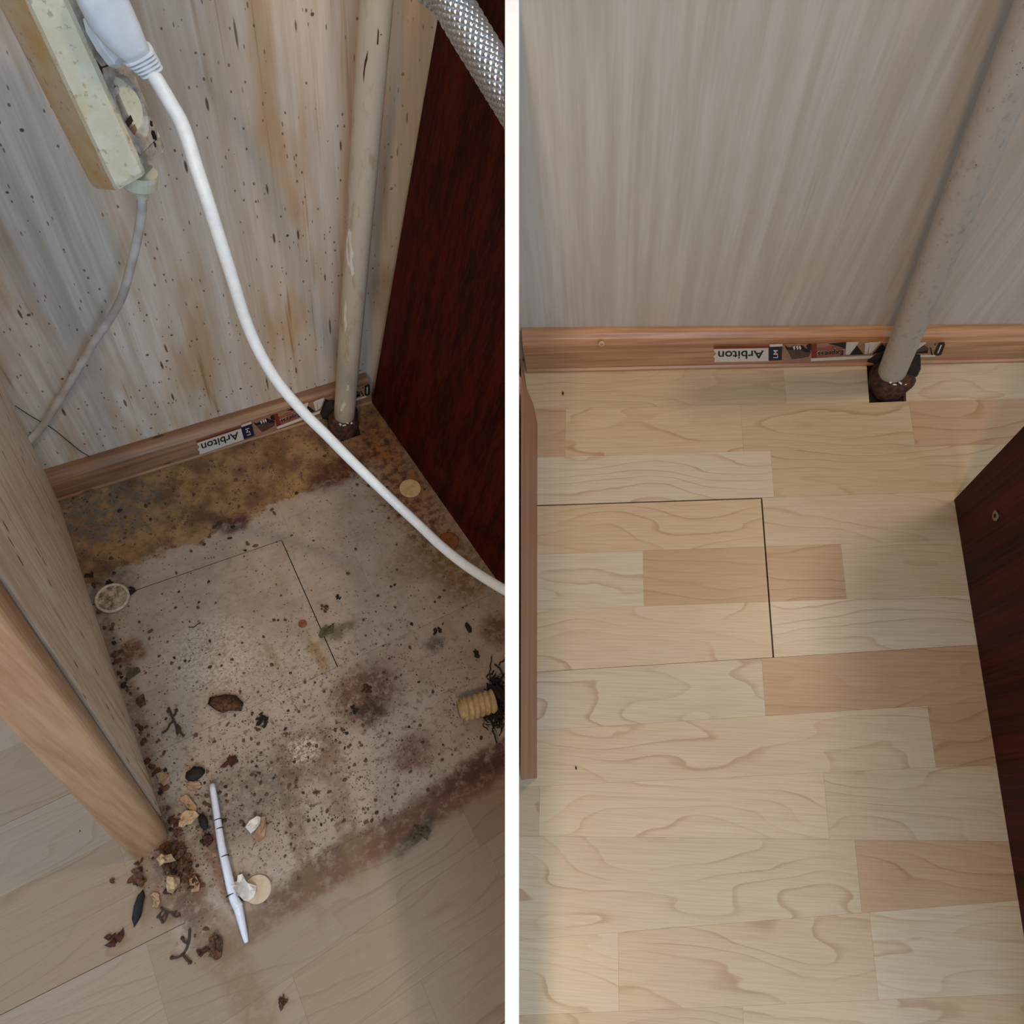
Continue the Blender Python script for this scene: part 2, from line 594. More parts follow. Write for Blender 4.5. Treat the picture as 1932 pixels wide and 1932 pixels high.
# ------------------------------------------------------------------ wall materials
def wall_mat(name, root, dirty):
    m = Mat(name)
    P = m.coord(root)
    st = m.noise(m.mapping(P, scale=(420, 1, 12)), 1.0, 5, .62)
    st2 = m.noise(m.mapping(P, scale=(100, 1, 4.5)), 1.0, 4, .6)
    big = m.noise(m.mapping(P, scale=(14, 1, 5)), 1.0, 3, .55)
    ox = m.noise(m.mapping(P, loc=(3, 5, 7), scale=(22, 1, 6)), 1.0, 3, .55)
    lo, hi = ((194, 182, 168), (220, 213, 205)) if dirty else ((178, 164, 149), (193, 181, 168))
    col = m.mix(m.mr(st2, .32, .68), lin(*lo), lin(*hi))
    col = m.mix(m.mr(st, .35, .72, 0, .22), col, lin(160, 140, 118))
    col = m.mix(m.mr(big, .55, .75, 0, .35), col, lin(188, 164, 126))
    col = m.mix(m.mr(st, .60, .78, 0, .4), col, lin(224, 220, 214) if dirty else lin(204, 195, 184))
    if dirty:
        warm_light_tint = m.math('MULTIPLY', m.mr(m.sep(P)[0], .07, .20), m.mr(big, .25, .6, .35, 1))  # warm light painted into the wall colour, orange tint growing to the right
        col = m.mix(m.math('MULTIPLY', warm_light_tint, .38), col, lin(190, 146, 98))
        col = m.mix(m.mr(ox, .50, .68, 0, .6), col, lin(178, 136, 84))
        run = m.noise(m.mapping(P, loc=(9, 1, 2), scale=(130, 1, 4)), 1.0, 3, .6)
        col = m.mix(m.math('MULTIPLY', m.mr(run, .58, .70), m.mr(ox, .42, .6, .1, .7)), col, lin(140, 98, 52))
        for (sx, sz, keep, thr, a) in ((90, 90, .40, .15, .9), (150, 30, .45, .19, .85), (230, 150, .55, .24, .75), (130, 12, .30, .17, .75), (320, 90, .5, .22, .7)):
            Pm = m.mapping(P, loc=(sx * .13, 0, sz * .27), scale=(sx, .001, sz))
            d, c3 = m.vor(Pm, 1.0, 'both')
            r, g, _ = m.sep(c3)
            sel = m.math('LESS_THAN', r, m.math('MULTIPLY', keep, m.mr(big, .3, .65, .35, 1.3)))
            dot = m.mr(d, m.math('MULTIPLY', g, thr), m.math('MULTIPLY', g, thr * .55))
            col = m.mix(m.math('MULTIPLY', m.math('MULTIPLY', dot, sel), a), col, m.mix(r, lin(58, 34, 20), lin(110, 72, 36)))
        c0, c1 = L.wl(730, 560, .015), L.wl(710, 640, .015)
        sw = m.new('ShaderNodeCombineXYZ')
        xs, _, zs = m.sep(P)
        m.put(sw.inputs[0], xs)
        m.put(sw.inputs[1], zs)
        bl = m.blob(sw.outputs[0], (c0[0], c0[2]), .014, .035, .2, .6)
        col = m.mix(m.math('MULTIPLY', bl, m.mr(big, .3, .6, .2, .7)), col, lin(96, 78, 58))
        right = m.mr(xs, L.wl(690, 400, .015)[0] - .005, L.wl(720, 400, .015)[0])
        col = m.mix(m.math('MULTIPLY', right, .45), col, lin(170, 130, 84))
    else:
        d, c3 = m.vor(m.mapping(P, scale=(40, .001, 40)), 1.0, 'both')
        r, g, _ = m.sep(c3)
        dot = m.math('MULTIPLY', m.mr(d, .07, .04), m.math('LESS_THAN', r, .10))
        col = m.mix(m.math('MULTIPLY', dot, .8), col, lin(70, 56, 46))
    m.set(Base_Color=col, Roughness=.62, Specular_IOR_Level=.3)
    m.bump(st, .12, .0005)
    return m.m


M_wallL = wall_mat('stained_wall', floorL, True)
M_wallR = wall_mat('washed_wall', floorR, False)


def wood(name, root, axis, dark, light, sc1=500, rough=.45, specks=0.0, gloss=.4, along=10, streak=None):
    m = Mat(name)
    P = m.coord(root)
    s = [sc1, sc1, sc1]
    s[axis] = along
    g = m.noise(m.mapping(P, scale=tuple(s)), 1.0, 4, .6)
    g2 = m.noise(m.mapping(P, scale=tuple(q * .16 for q in s)), 1.0, 3, .6)
    col = m.mix(m.mr(m.math('ADD', m.math('MULTIPLY', g, .5), m.math('MULTIPLY', g2, .5)), .36, .64), dark, light)
    if streak:
        col = m.mix(m.mr(g2, .56, .68, 0, .8), col, streak)
    if specks:
        q = [160, 160, 160]
        q[axis] = 40
        d, c3 = m.vor(m.mapping(P, scale=tuple(q)), 1.0, 'both')
        r, gg, _ = m.sep(c3)
        dot = m.math('MULTIPLY', m.mr(d, .30, .15), m.math('LESS_THAN', r, specks))
        col = m.mix(m.math('MULTIPLY', dot, .85), col, lin(70, 44, 26))
    m.set(Base_Color=col, Roughness=rough, Specular_IOR_Level=gloss)
    m.bump(g, .1, .0004)
    return m.m


M_baseL = wood('skirting_dirty', floorL, 0, lin(118, 84, 60), lin(160, 122, 90), 260, .45, .10)
M_baseR = wood('skirting_clean', floorR, 0, lin(146, 102, 70), lin(188, 140, 100), 260, .30)
M_mahL = wood('mahogany_left', floorL, 2, lin(40, 10, 8), lin(78, 22, 14), 420, .5, gloss=.12)
M_mahR = wood('mahogany_right', floorR, 2, lin(40, 10, 8), lin(76, 24, 16), 420, .5, gloss=.12)
M_postside = wood('panel_side', floorL, 2, lin(198, 176, 154), lin(230, 220, 208), 420, .45, .14, streak=lin(184, 146, 104))
M_postedge = wood('panel_edge', floorL, 2, lin(150, 112, 80), lin(176, 142, 110), 260, .4)
M_groove = simple('grey_groove', lin(112, 104, 100), .5, .1)
M_panR = wood('brown_panel', floorR, 1, lin(138, 94, 70), lin(164, 116, 88), 300, .5)
M_div = simple('white_board', lin(246, 246, 246), .7, .02, bump=0)
M_pipeL = Mat('painted_pipe')
v = M_pipeL.coord(floorL)
n_ = M_pipeL.noise(M_pipeL.mapping(v, scale=(120, 120, 40)), 1.0, 4, .6)
M_pipeL.set(Base_Color=M_pipeL.mix(M_pipeL.mr(n_, .52, .72, 0, .6), lin(182, 168, 148), lin(146, 118, 82)), Roughness=.45)
M_pipeL = M_pipeL.m
M_pipeR = Mat('painted_pipe_clean')
v = M_pipeR.coord(floorR)
n_ = M_pipeR.noise(M_pipeR.mapping(v, scale=(200, 200, 120)), 1.0, 4, .65)
n2_ = M_pipeR.noise(v, 500, 3, .6)
c_ = M_pipeR.mix(M_pipeR.mr(n_, .5, .75, 0, .6), lin(176, 165, 152), lin(134, 116, 98))
M_pipeR.set(Base_Color=M_pipeR.mix(M_pipeR.mr(n2_, .68, .74), c_, lin(70, 56, 48)), Roughness=.5)
M_pipeR = M_pipeR.m
M_rust = simple('rusty_iron', lin(74, 40, 26), .85, .55, 220, bump=.6, dark=lin(34, 24, 20))
M_soot = simple('dark_grime', lin(36, 28, 24), .9, .5, 300, bump=.5)
M_chip = simple('white_undercoat', lin(206, 198, 186), .6, .06)
M_rstreak = simple('rust_run', lin(70, 40, 20), .7, .3)
M_cream = Mat('yellowed_plastic')
v = M_cream.coord(floorL)
a_ = M_cream.noise(v, 60, 4, .6)
b_ = M_cream.noise(v, 210, 4, .65)
c_ = M_cream.noise(M_cream.mapping(v, loc=(4, 4, 4)), 28, 3, .6)
col_ = M_cream.mix(M_cream.mr(a_, .3, .7), lin(226, 217, 186), lin(240, 234, 212))
col_ = M_cream.mix(M_cream.mr(c_, .52, .70, 0, .6), col_, lin(222, 192, 132))
col_ = M_cream.mix(M_cream.mr(b_, .56, .68, 0, .6), col_, lin(160, 144, 106))
M_cream.set(Base_Color=col_, Roughness=.42)
M_cream = M_cream.m
M_yell = Mat('orange_yellowed_plastic')
v = M_yell.coord(floorL)
b_ = M_yell.noise(v, 180, 4, .65)
c_ = M_yell.noise(v, 40, 3, .6)
col_ = M_yell.mix(M_yell.mr(c_, .35, .7), lin(222, 202, 166), lin(218, 178, 116))
col_ = M_yell.mix(M_yell.mr(b_, .60, .70, 0, .7), col_, lin(140, 100, 54))
M_yell.set(Base_Color=col_, Roughness=.45)
M_yell = M_yell.m
M_white = simple('white_plastic', lin(226, 230, 236), .35, .04, 120, bump=0)
M_cable = simple('white_cable', lin(226, 232, 234), .38, .05, 200, bump=0)
M_cord = Mat('greyed_cord')
v = M_cord.coord(floorL)
z_ = M_cord.sep(v)[2]
n_ = M_cord.noise(v, 45, 2, .5)
M_cord.set(Base_Color=M_cord.mix(M_cord.mr(n_, .4, .65), lin(186, 172, 162), lin(214, 208, 202)), Roughness=.45)
M_cord = M_cord.m
M_dish = simple('dusty_socket', lin(190, 182, 170), .7, .2, 120, dark=lin(150, 140, 128))
M_dark = simple('dark_slot', lin(64, 44, 26), .8, .3)
M_collar = Mat('translucent_collar')
M_collar.set(Base_Color=lin(214, 212, 188), Roughness=.3, Subsurface_Weight=.3, Subsurface_Radius=(.004, .004, .003))
M_collar = M_collar.m
M_steel = simple('braided_steel', lin(200, 204, 208), .24, .12, 400, 1.0, bump=0)
M_steel2 = M_steel
M_ink = simple('black_print', lin(26, 22, 22), .6, 0, bump=0)
M_label = simple('label_paper', lin(206, 194, 180), .5, .04, bump=0)
M_navy = simple('navy_print', lin(22, 26, 48), .5, .05, bump=0)
M_redp = simple('red_print', lin(120, 40, 28), .5, .1, bump=0)
M_redp2 = simple('dull_red_print', lin(142, 82, 64), .5, .1, bump=0)
M_tanp = simple('tan_print', lin(150, 112, 88), .5, .1, bump=0)
M_brnp = simple('brown_print', lin(84, 58, 46), .5, .3, bump=0)
M_bark = simple('brown_bark', lin(84, 54, 32), .85, .45, 400, bump=.5, dark=lin(40, 24, 16))
M_redbr = simple('red_brown_crumb', lin(66, 32, 22), .85, .35, 400, bump=.5)
M_black = simple('black_crumb', lin(26, 22, 20), .8, .4, 400, bump=.5)
M_tan = simple('tan_chip', lin(150, 120, 90), .7, .2, 250, bump=.3)
M_pale = simple('pale_foam', lin(168, 140, 106), .8, .25, 300, bump=.4)
M_olive = simple('olive_crumb', lin(74, 66, 44), .85, .3, 400, bump=.5)
M_stick = simple('white_stick', lin(206, 210, 222), .35, .06, bump=0)
M_capm = simple('cream_cap', lin(196, 164, 120), .5, .15, 200)
M_capm2 = simple('brown_cap', lin(120, 70, 36), .5, .3, 200)
M_capg = simple('grimy_cap', lin(150, 136, 116), .5, .45, 260, dark=lin(70, 56, 42))
M_wooddisc = simple('wood_disc', lin(186, 164, 138), .6, .1, 300)
M_brass = simple('yellowed_thread', lin(176, 148, 106), .5, .25, 200)
M_clip = simple('dull_clip', lin(206, 206, 208), .5, .2, 200)
M_screw = simple('screw_metal', lin(150, 140, 130), .35, .2, 300, 1.0)
M_plugw = simple('skirting_screw_cap', lin(190, 160, 130), .4, .1)
M_shellA = simple('shell_white', lin(206, 200, 192), .5, .12, 200)
M_shellB = simple('shell_tan', lin(150, 116, 90), .6, .2, 200)
M_twig = simple('twig_bark', lin(62, 46, 36), .8, .3, 400)

# ------------------------------------------------------------------ dividing board between the nooks
HB = .0037
T0 = .412
prof = [(-.80, T0), (.45, T0), (.45, 1.02), (-.80, 1.02)]
pv = [L.loc((-HB, y, z)) for y, z in prof]
vs, fs = prism(pv, L.M @ np.array([2 * HB, 0, 0]))
struct(mesh('wall_middle', vs, fs, L, M_div))


# ------------------------------------------------------------------ floors: laminate strips
def line2(a, b):
    k = (b[1] - a[1]) / (b[0] - a[0])
    return lambda x: a[1] + k * (x - a[0])


def rp(x, y):
    return R.fl(x, y)[:2]


rowpx = [((1000, 703), (1640, 685)), ((1015, 772), (1712, 757)), ((1015, 863), (1720, 843)), ((1015, 953), (1802, 927)),
         ((1015, 1046), (1825, 1018)), ((1015, 1151), (1600, 1130)), ((1015, 1268), (1846, 1217)), ((1015, 1378), (1866, 1324)),
         ((980, 1485), (1882, 1442))]
rows = [line2(rp(*a), rp(*b)) for a, b in rowpx]
rows[0] = lambda x: .013
rows += [line2((0, -.415), (.26, -.406)), line2((.052, -.4815), (.2597, -.455)), line2((.0094, -.536), (.36, -.500)),
         line2((0, -.59), (.3, -.56)), line2((0, -.65), (.3, -.62)), line2((0, -.70), (.3, -.68))]
LT, MD, DK, PL = (190, 172, 145), (186, 164, 133), (176, 147, 117), (192, 178, 156)
X = lambda x, y: float(rp(x, y)[0])
XS = X(1448, 1090)
strips = [  # per row: list of (right end x, colour)
    [(-.12, MD), (X(1480, 720), MD), (9, LT)],
    [(-.2, LT), (X(1067, 810), DK), (X(1400, 810), MD), (X(1721, 800), MD), (9, DK)],
    [(-.1, MD), (X(1457, 890), PL), (9, MD)],
    [(-.05, PL), (XS, MD), (9, LT)],
    [(-.15, LT), (X(1214, 1090), PL), (XS, DK), (X(1592, 1080), DK), (9, LT)],
    [(-.02, MD), (XS, LT), (9, PL)],
    [(-.1, LT), (X(1441, 1300), PL), (9, DK)],
    [(-.18, PL), (-.01, MD), (X(1758, 1390), LT), (9, DK)],
    [(.02, MD), (X(1560, 1530), LT), (9, LT)],
    [(-.12, LT), (-.01, PL), (X(1618, 1640), LT), (9, DK)],
    [(-.17, DK), (X(1167, 1800), LT), (X(1640, 1720), MD), (9, LT)],
    [(-.06, LT), (X(1400, 1880), MD), (9, MD)],
    [(-.1, MD), (.1, PL), (9, LT)],
    [(-.02, LT), (.2, MD), (9, PL)],
]
corr = [((1436, 939), (523, 1028)), ((1460, 1239), (638, 1257)), ((1214, 1041), (372, 1168)), ((1216, 1145), (405, 1245)),
        ((1592, 1130), (706, 1131)), ((1640, 760), (645, 832)), ((1708, 757), (679, 821))]
A_ = np.array([np.r_[R.fl(*a)[:2], 1] for a, b in corr])
B_ = np.array([L.fl(*b)[:2] for a, b in corr])
AFF = np.linalg.lstsq(A_, B_, rcond=None)[0]
toL = lambda p: np.r_[p[0], p[1], 1] @ AFF


def build_floor(nook, root, mat, side, xmin, xmax, mp, cut, G, jitter):
    g = np.random.default_rng(3)
    for i in range(len(strips)):
        x0 = xmin
        for xe, colr in strips[i]:
            x1 = min(xe, xmax)
            if x1 <= x0:
                continue
            e = .00004
            # open joints of the cut board: hairlines elsewhere
            top = bot = lft = rgt = e
            if i == 3 and x1 <= XS + 1e-6 and x0 < XS:
                top = G
            if i == 2 and x0 < XS:
                bot = G * .2
            if i in (3, 4, 5) and abs(x1 - XS) < 1e-6:
                rgt = G * .6
            if i in (3, 4, 5) and abs(x0 - XS) < 1e-6:
                lft = G * .6
            if i == 5:
                bot = G * .22
            if i == 8:
                bot = G * (.45 if nook is L and x1 < .03 else .06)
            if i == 11 and nook is L:
                bot = G * .4
            t, b = rows[i], rows[i + 1]
            poly = [(x0 + lft, t(x0) - top), (x1 - rgt, t(x1) - top), (x1 - rgt, b(x1) + bot), (x0 + lft, b(x0) + bot)]
            if nook is L:
                poly = [toL(p) for p in poly]
            poly = [np.r_[p[0], p[1], 0.0] for p in poly]
            poly = clip(poly, nook, side)
            x0 = x1
            if len(poly) < 3:
                continue
            pieces = [poly]
            if cut is not None:
                pieces = subtract_cut(poly, cut)
            vs, fs = join(*[prism(pc, (0, 0, -.007)) for pc in pieces])
            o = mesh('laminate_strip', vs, fs, nook, mat, parent=root)
            k = 1 + g.uniform(-.03, .03)
            o.color = lin(*[c * k for c in colr])


def half(poly, a, b, keep):
    """part of a polygon on one side of the line a-b (keep +1 = left of it)."""
    a, b = np.asarray(a), np.asarray(b)
    d = [keep * ((b[0] - a[0]) * (p[1] - a[1]) - (b[1] - a[1]) * (p[0] - a[0])) for p in poly]
    out = []
    for i in range(len(poly)):
        p, q = np.asarray(poly[i]), np.asarray(poly[(i + 1) % len(poly)])
        if d[i] >= 0:
            out.append(p)
        if (d[i] >= 0) != (d[(i + 1) % len(poly)] >= 0):
            out.append(p + (q - p) * d[i] / (d[i] - d[(i + 1) % len(poly)]))
    return out


def subtract_cut(poly, cut):
    """the pipe's cut-out (3 sides: left, front, right) taken out of a strip."""
    (a, b, c, d) = cut                         # back-left, front-left, front-right, back-right
    inside = half(half(half(poly, a, b, 1), b, c, 1), c, d, 1)
    if len(inside) < 3:
        return [poly]
    out = []
    for (p, q) in ((a, b), (b, c), (c, d)):
        o = half(poly, p, q, -1)
        if len(o) >= 3:
            out.append(o)
        poly = half(poly, p, q, 1)
    return out


cutR = [R.fl(1634, 676)[:2], R.fl(1640, 760)[:2], R.fl(1710, 757)[:2], R.fl(1706, 672)[:2]]
cutL = [L.fl(610, 778)[:2], L.fl(643, 833)[:2], L.fl(681, 820)[:2], L.fl(664, 760)[:2]]
build_floor(R, floorR, M_lamR, 1, -.25, .60, None, cutR, .0011, 0)
build_floor(L, floorL, M_lamL, -1, -.33, .42, toL, cutL, .0008, 0)
for nook, root, side in ((L, floorL, -1), (R, floorR, 1)):
    p = clip([np.array(q) for q in ((-.3, .03, -.0075), (.62, .03, -.0075), (.62, -.72, -.0075), (-.3, -.72, -.0075))], nook, side)
    mesh('underlay', *prism(p, (0, 0, -.01)), nook, M_under, parent=root)

# ------------------------------------------------------------------ back walls
YW = .015
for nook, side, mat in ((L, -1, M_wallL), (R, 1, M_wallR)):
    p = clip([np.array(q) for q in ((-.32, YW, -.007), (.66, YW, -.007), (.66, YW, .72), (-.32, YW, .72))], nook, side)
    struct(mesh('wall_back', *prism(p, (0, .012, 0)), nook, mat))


# ------------------------------------------------------------------ skirting boards
def skirting(nook, mat, xa, xb, za, zb):
    """za, zb: heights at the two ends."""
    pr = [(-.0015, 0), (-.0018, .07), (0, .10), (0, .40), (.0006, .62), (.0022, .80), (.0050, .92), (.0090, .985), (.0125, 1.0), (.0148, 1.0), (.0148, 0)]
    rings = []
    for x, h in ((xa, za), ((xa + xb) / 2, (za + zb) / 2), (xb, zb)):
        rings.append([np.array((x, y, .0004 + q * h)) for y, q in pr])
    o = struct(mesh('baseboard_back', *loft(rings), nook, mat))
    return o


zl = lambda nook, x, y: float(nook.wl(x, y, .010)[2])
xL0, xL1 = float(L.fl(90, 950)[0]), float(L.fl(700, 762)[0]) + .001
hL0, hL1 = zl(L, 88, 893), zl(L, 705, 705)
xpa, xpb = float(L.wl(88, 893, .01)[0]), float(L.wl(705, 705, .01)[0])
kL = (hL1 - hL0) / (xpb - xpa)
bbL = skirting(L, M_baseL, xL0, xL1, hL0 + kL * (xL0 - xpa), hL0 + kL * (xL1 - xpa))
xR0 = float(R.wl(983, 640)[0])
hR0, hR1 = zl(R, 1000, 627), zl(R, 1800, 622)
xqa, xqb = float(R.wl(1000, 627, .01)[0]), float(R.wl(1800, 622, .01)[0])
kR = (hR1 - hR0) / (xqb - xqa)
bbR = skirting(R, M_baseR, xR0, .60, hR0 + kR * (xR0 - xqa), hR0 + kR * (.60 - xqa))

# the printed strip stuck on the skirting
YS = -.0006
sR = lambda x, y: R.wl(x, y, YS)[[0, 2]]
pairs = [((1347, 657), (371, 836)), ((1347, 683), (377, 857)), ((1475, 679), (478, 821)), ((1476, 653), (474, 800)), ((1592, 672), (568, 790)), ((1542, 660), (528, 785))]
SA = np.array([np.r_[sR(*a), 1] for a, b in pairs])
SB = np.array([L.wl(*b, YS)[[0, 2]] for a, b in pairs])
SAFF = np.linalg.lstsq(SA, SB, rcond=None)[0]


def text_mesh(body):
    cu = bpy.data.curves.new('lettering', 'FONT')
    cu.body = body
    cu.offset = .012
    cu.resolution_u = 3
    ob = bpy.data.objects.new('lettering_source', cu)
    C.objects.link(ob)
    dg = bpy.context.evaluated_depsgraph_get()
    dg.update()
    ev = ob.evaluated_get(dg)
    me = ev.to_mesh()
    vs = np.array([v.co[:2] for v in me.vertices])
    fs = [tuple(p.vertices) for p in me.polygons]
    ev.to_mesh_clear()
    bpy.data.objects.remove(ob)
    bpy.data.curves.remove(cu)
    lo, hi = vs.min(0), vs.max(0)
    return (vs - lo) / (hi - lo), fs


def sticker(nook, base):
    tr = (lambda p: np.asarray(p)) if nook is R else (lambda p: np.r_[p[0], p[1], 1] @ SAFF)

    def put(name, pts, mat, lift, parent=base):
        ps = [tr(sR(*p)) for p in pts]
        poly = [np.array((p[0], YS - lift, p[1])) for p in ps]
        return mesh(name, *prism(poly, (0, .00035, 0)), nook, mat, parent=parent)

    def letters(body, quad, mat, lift, parent):
        # quad: pixel corners of the text's own bottom-left, bottom-right, top-right, top-left
        v, f = TXT[body]
        q = [np.array(tr(sR(*p))) for p in quad]
        vs = []
        for a, b in v:
            p = q[0] * (1 - a) * (1 - b) + q[1] * a * (1 - b) + q[2] * a * b + q[3] * (1 - a) * b
            vs.append((p[0], YS - lift, p[1]))
        return mesh('lettering', vs, f, nook, mat, parent=parent)

    lab = put('printed_label', [(1347, 657), (1451, 655), (1450, 681), (1400, 682), (1347, 683), (1349, 677), (1346, 672), (1351, 667), (1347, 662)], M_label, .0002)
    put('red_rule', [(1347, 655), (1451, 653), (1451, 656), (1347, 658)], M_redp, .0003, lab)
    letters('Arbiton', [(1441, 660), (1355, 661.5), (1355, 677), (1441, 675)], M_ink, .0007, lab)
    nav = put('navy_label', [(1450, 654), (1476, 653), (1475, 679), (1450, 680)], M_navy, .0004)
    put('white_edge', [(1452, 650), (1476, 649), (1476, 653.5), (1452, 654.5)], M_label, .0003, nav)
    letters('LM', [(1467.5, 674), (1467.5, 659), (1459, 659), (1459, 674)], M_label, .0008, nav)
    strip = put('printed_strip', [(1478, 650), (1590, 648), (1780, 645), (1770, 672), (1640, 676), (1560, 681), (1478, 683)], M_tanp, .0001)
    put('light_margin', [(1530, 676), (1640, 671), (1765, 669), (1764, 672.5), (1640, 676), (1530, 681)], M_label, .0003, strip)
    put('bag_print', [(1481, 652), (1490, 657), (1497, 651), (1504, 656), (1512, 650), (1519, 655), (1530, 664), (1526, 672), (1512, 675), (1494, 677)], M_brnp, .0004, strip)
    put('black_arc', [(1480, 650), (1486, 655), (1500, 655), (1514, 651), (1518, 656), (1528, 661), (1530, 664), (1520, 664), (1512, 660), (1498, 659), (1484, 659)], M_ink, .0006, strip)
    for cx in (1498, 1504, 1509):
        put('white_drop', [(cx - 2, 653), (cx + 1, 651), (cx + 2.5, 656), (cx, 659)], M_label, .0009, strip)
    put('red_numeral', [(1523, 649), (1542, 648), (1541, 652), (1541, 674), (1531, 675), (1531, 660), (1523, 657)], M_redp, .0005, strip)
    put('black_loop', [(1521, 652), (1526, 648), (1531, 648), (1531, 660), (1524, 659)], M_ink, .0007, strip)
    put('dark_plate', [(1541, 656), (1593, 649), (1595, 670), (1541, 675)], M_redp2, .0004, strip)
    put('black_wedge', [(1564, 648), (1596, 645), (1595, 657), (1578, 651)], M_ink, .0006, strip)  # black printed wedge at the top of the plate
    letters('Express', [(1592.5, 653.5), (1541.5, 657.5), (1541.5, 672), (1592.5, 669)], M_label, .0009, strip)
    letters('Express', [(1591.5, 654.5), (1542.5, 658.5), (1542.5, 671), (1591.5, 668)], M_ink, .0013, strip)
    for pts, mt in (([(1597, 646), (1620, 645), (1617, 650), (1603, 668), (1595, 668)], M_label), ([(1616, 651), (1629, 668), (1603, 669)], M_ink),
                    ([(1632, 648), (1641, 646), (1636, 667), (1631, 667)], M_label), ([(1641, 646), (1662, 645), (1645, 664), (1638, 667)], M_label),
                    ([(1664, 648), (1675, 660), (1646, 668)], M_ink), ([(1727, 647), (1748, 646), (1724, 664), (1722, 668)], M_label),
                    ([(1744, 651), (1752, 657), (1750, 665), (1726, 665), (1733, 657)], M_brnp), ([(1754, 655), (1757, 656), (1760, 669), (1757, 669)], M_ink),
                    ([(1729, 664), (1750, 660), (1750, 665.5), (1727, 666)], M_ink)):
        put('picture_print', pts, mt, .0005, strip)
    put('black_emblem', [(1771, 646), (1782, 645), (1783, 649), (1776, 668), (1772, 670), (1763, 669), (1762, 665)], M_ink, .0005, strip)
    put('emblem_slot', [(1774, 650), (1777, 650), (1770, 665), (1768, 665)], M_label, .0009, strip)
    put('red_dot', [(1763, 648), (1766, 648), (1766, 651), (1763, 651)], M_redp, .0005, strip)


TXT = {k: text_mesh(k) for k in ('Arbiton', 'LM', 'Express')}
sticker(R, bbR)
sticker(L, bbL)


def disc(c, nrmv, r, h, n=28, bevel=.25):
    t = nrm(nrmv)
    a = nrm(np.cross(t, (.3, .9, .2)))
    b = np.cross(t, a)
    rr = [(1, 0), (1, h * (1 - bevel)), (1 - bevel * h / r, h), (.5, h * 1.0)]
    return loft([[np.asarray(c) + t * z + r * k * (math.cos(6.2832 * j / n) * a + math.sin(6.2832 * j / n) * b) for j in range(n)] for k, z in rr])


def up_wall(nook, x, y, y0):
    return nook.wl(x, y, y0)


pc = R.wl(1135, 648, .0003)
sc_ = mesh('screw_cap', *disc(pc, (0, -1, .25), .0028, .0012), R, M_plugw, parent=bbR)
mesh('recess', *disc(np.asarray(pc) + (0, -.0012, 0), (0, -1, .25), .0013, .0003), R, M_tan, parent=sc_)

# ------------------------------------------------------------------ left nook: light panel with rounded edge strip
B1 = L.fl(110, 945)
F1 = L.fl(321, 1588)
F2 = L.fl(249, 1626)
for_n = nrm(np.cross(F1 - B1, nrm(L.pl(25, 1159, F1, np.cross(nrm(F1 - B1), (0, 0, 1))) - F1)))
# right face holds the floor line and the corner edge at the wall
Wc = L.wl(25, 765, YW)
nface = nrm(np.cross(F1 - B1, Wc - B1))
G_ = L.pl(25, 1159, F1, nface)
Fg = L.fl(311, 1570)
up = nrm(G_ - Fg)
dF = nrm(F1 - B1)
thick = F2 - F1
tn = nrm(thick)
wid = np.linalg.norm(thick)
Bk = B1 - dF * (B1[1] - .0035) / dF[1]


def ext(p, z=.62):
    return p + up * (z / up[2])


def column(poly, z=.62):
    return prism([np.r_[p[0], p[1], .0003] for p in poly], up * (z / up[2]))


panelL = empty('cabinet_panel', L, (F1 + F2) / 2)
tag(panelL, 'pale scratched wooden cabinet side panel with rounded brown front edge standing on the dirty floor', 'panel')
side_poly = [Bk, F1 - dF * .021, F1 - dF * .021 + tn * wid, Bk + tn * wid]
mesh('side_board', *column(side_poly), L, M_postside, parent=panelL)
mesh('edge_groove', *column([F1 - dF * .021 + tn * .0012, F1 - dF * .0125 + tn * .0012, F1 - dF * .0125 + tn * (wid - .002), F1 - dF * .021 + tn * (wid - .002)]), L, M_groove, parent=panelL)
fa = F1 - dF * .0125
rr_, edge_poly = .006, [fa, F1 - dF * .006]
for k in range(1, 7):
    a = math.pi / 2 * k / 6
    edge_poly.append(F1 - dF * (rr_ - rr_ * math.sin(a)) + tn * (rr_ - rr_ * math.cos(a)))
for k in range(7):
    a = math.pi / 2 * k / 6
    edge_poly.append(F1 - dF * (.004 - .004 * math.cos(a)) + tn * (wid - .004 + .004 * math.sin(a)))
edge_poly.append(fa + tn * wid)
mesh('edge_strip', *column(edge_poly), L, M_postedge, parent=panelL, smooth=False)

# ------------------------------------------------------------------ left nook: mahogany panel
Cm = L.fl(702, 760)
Pm = L.fl(951, 1115)
Wm = L.wl(828, 24, YW)
nm = nrm(np.cross(Pm - Cm, Wm - Cm))
ee = nrm(Wm - Cm)
Ct = Cm + ee * .48
poly = [Cm + np.array((0, .0, .0003)), L.pl(950.5, 1114, Cm, nm) + (0, 0, .0006), L.pl(951, 400, Cm, nm), L.pl(951, -420, Cm, nm), Ct]
ax_, ay_ = L.M[0, 0], L.M[1, 0]                 # sideways of the dividing board, in the floor
along_board = nrm((-ay_, ax_, 0)) * (.014 if ay_ < 0 else -.014)
offs = np.array([(.016, 0, 0), along_board, along_board, along_board, (.016, 0, 0)])
mahL = mesh('cabinet_panel', *prism(poly, offs), L, M_mahL, base=(Cm + Pm) / 2)
tag(mahL, 'dark mahogany cabinet side panel behind the white cable, reaching back to the stained wall', 'panel')

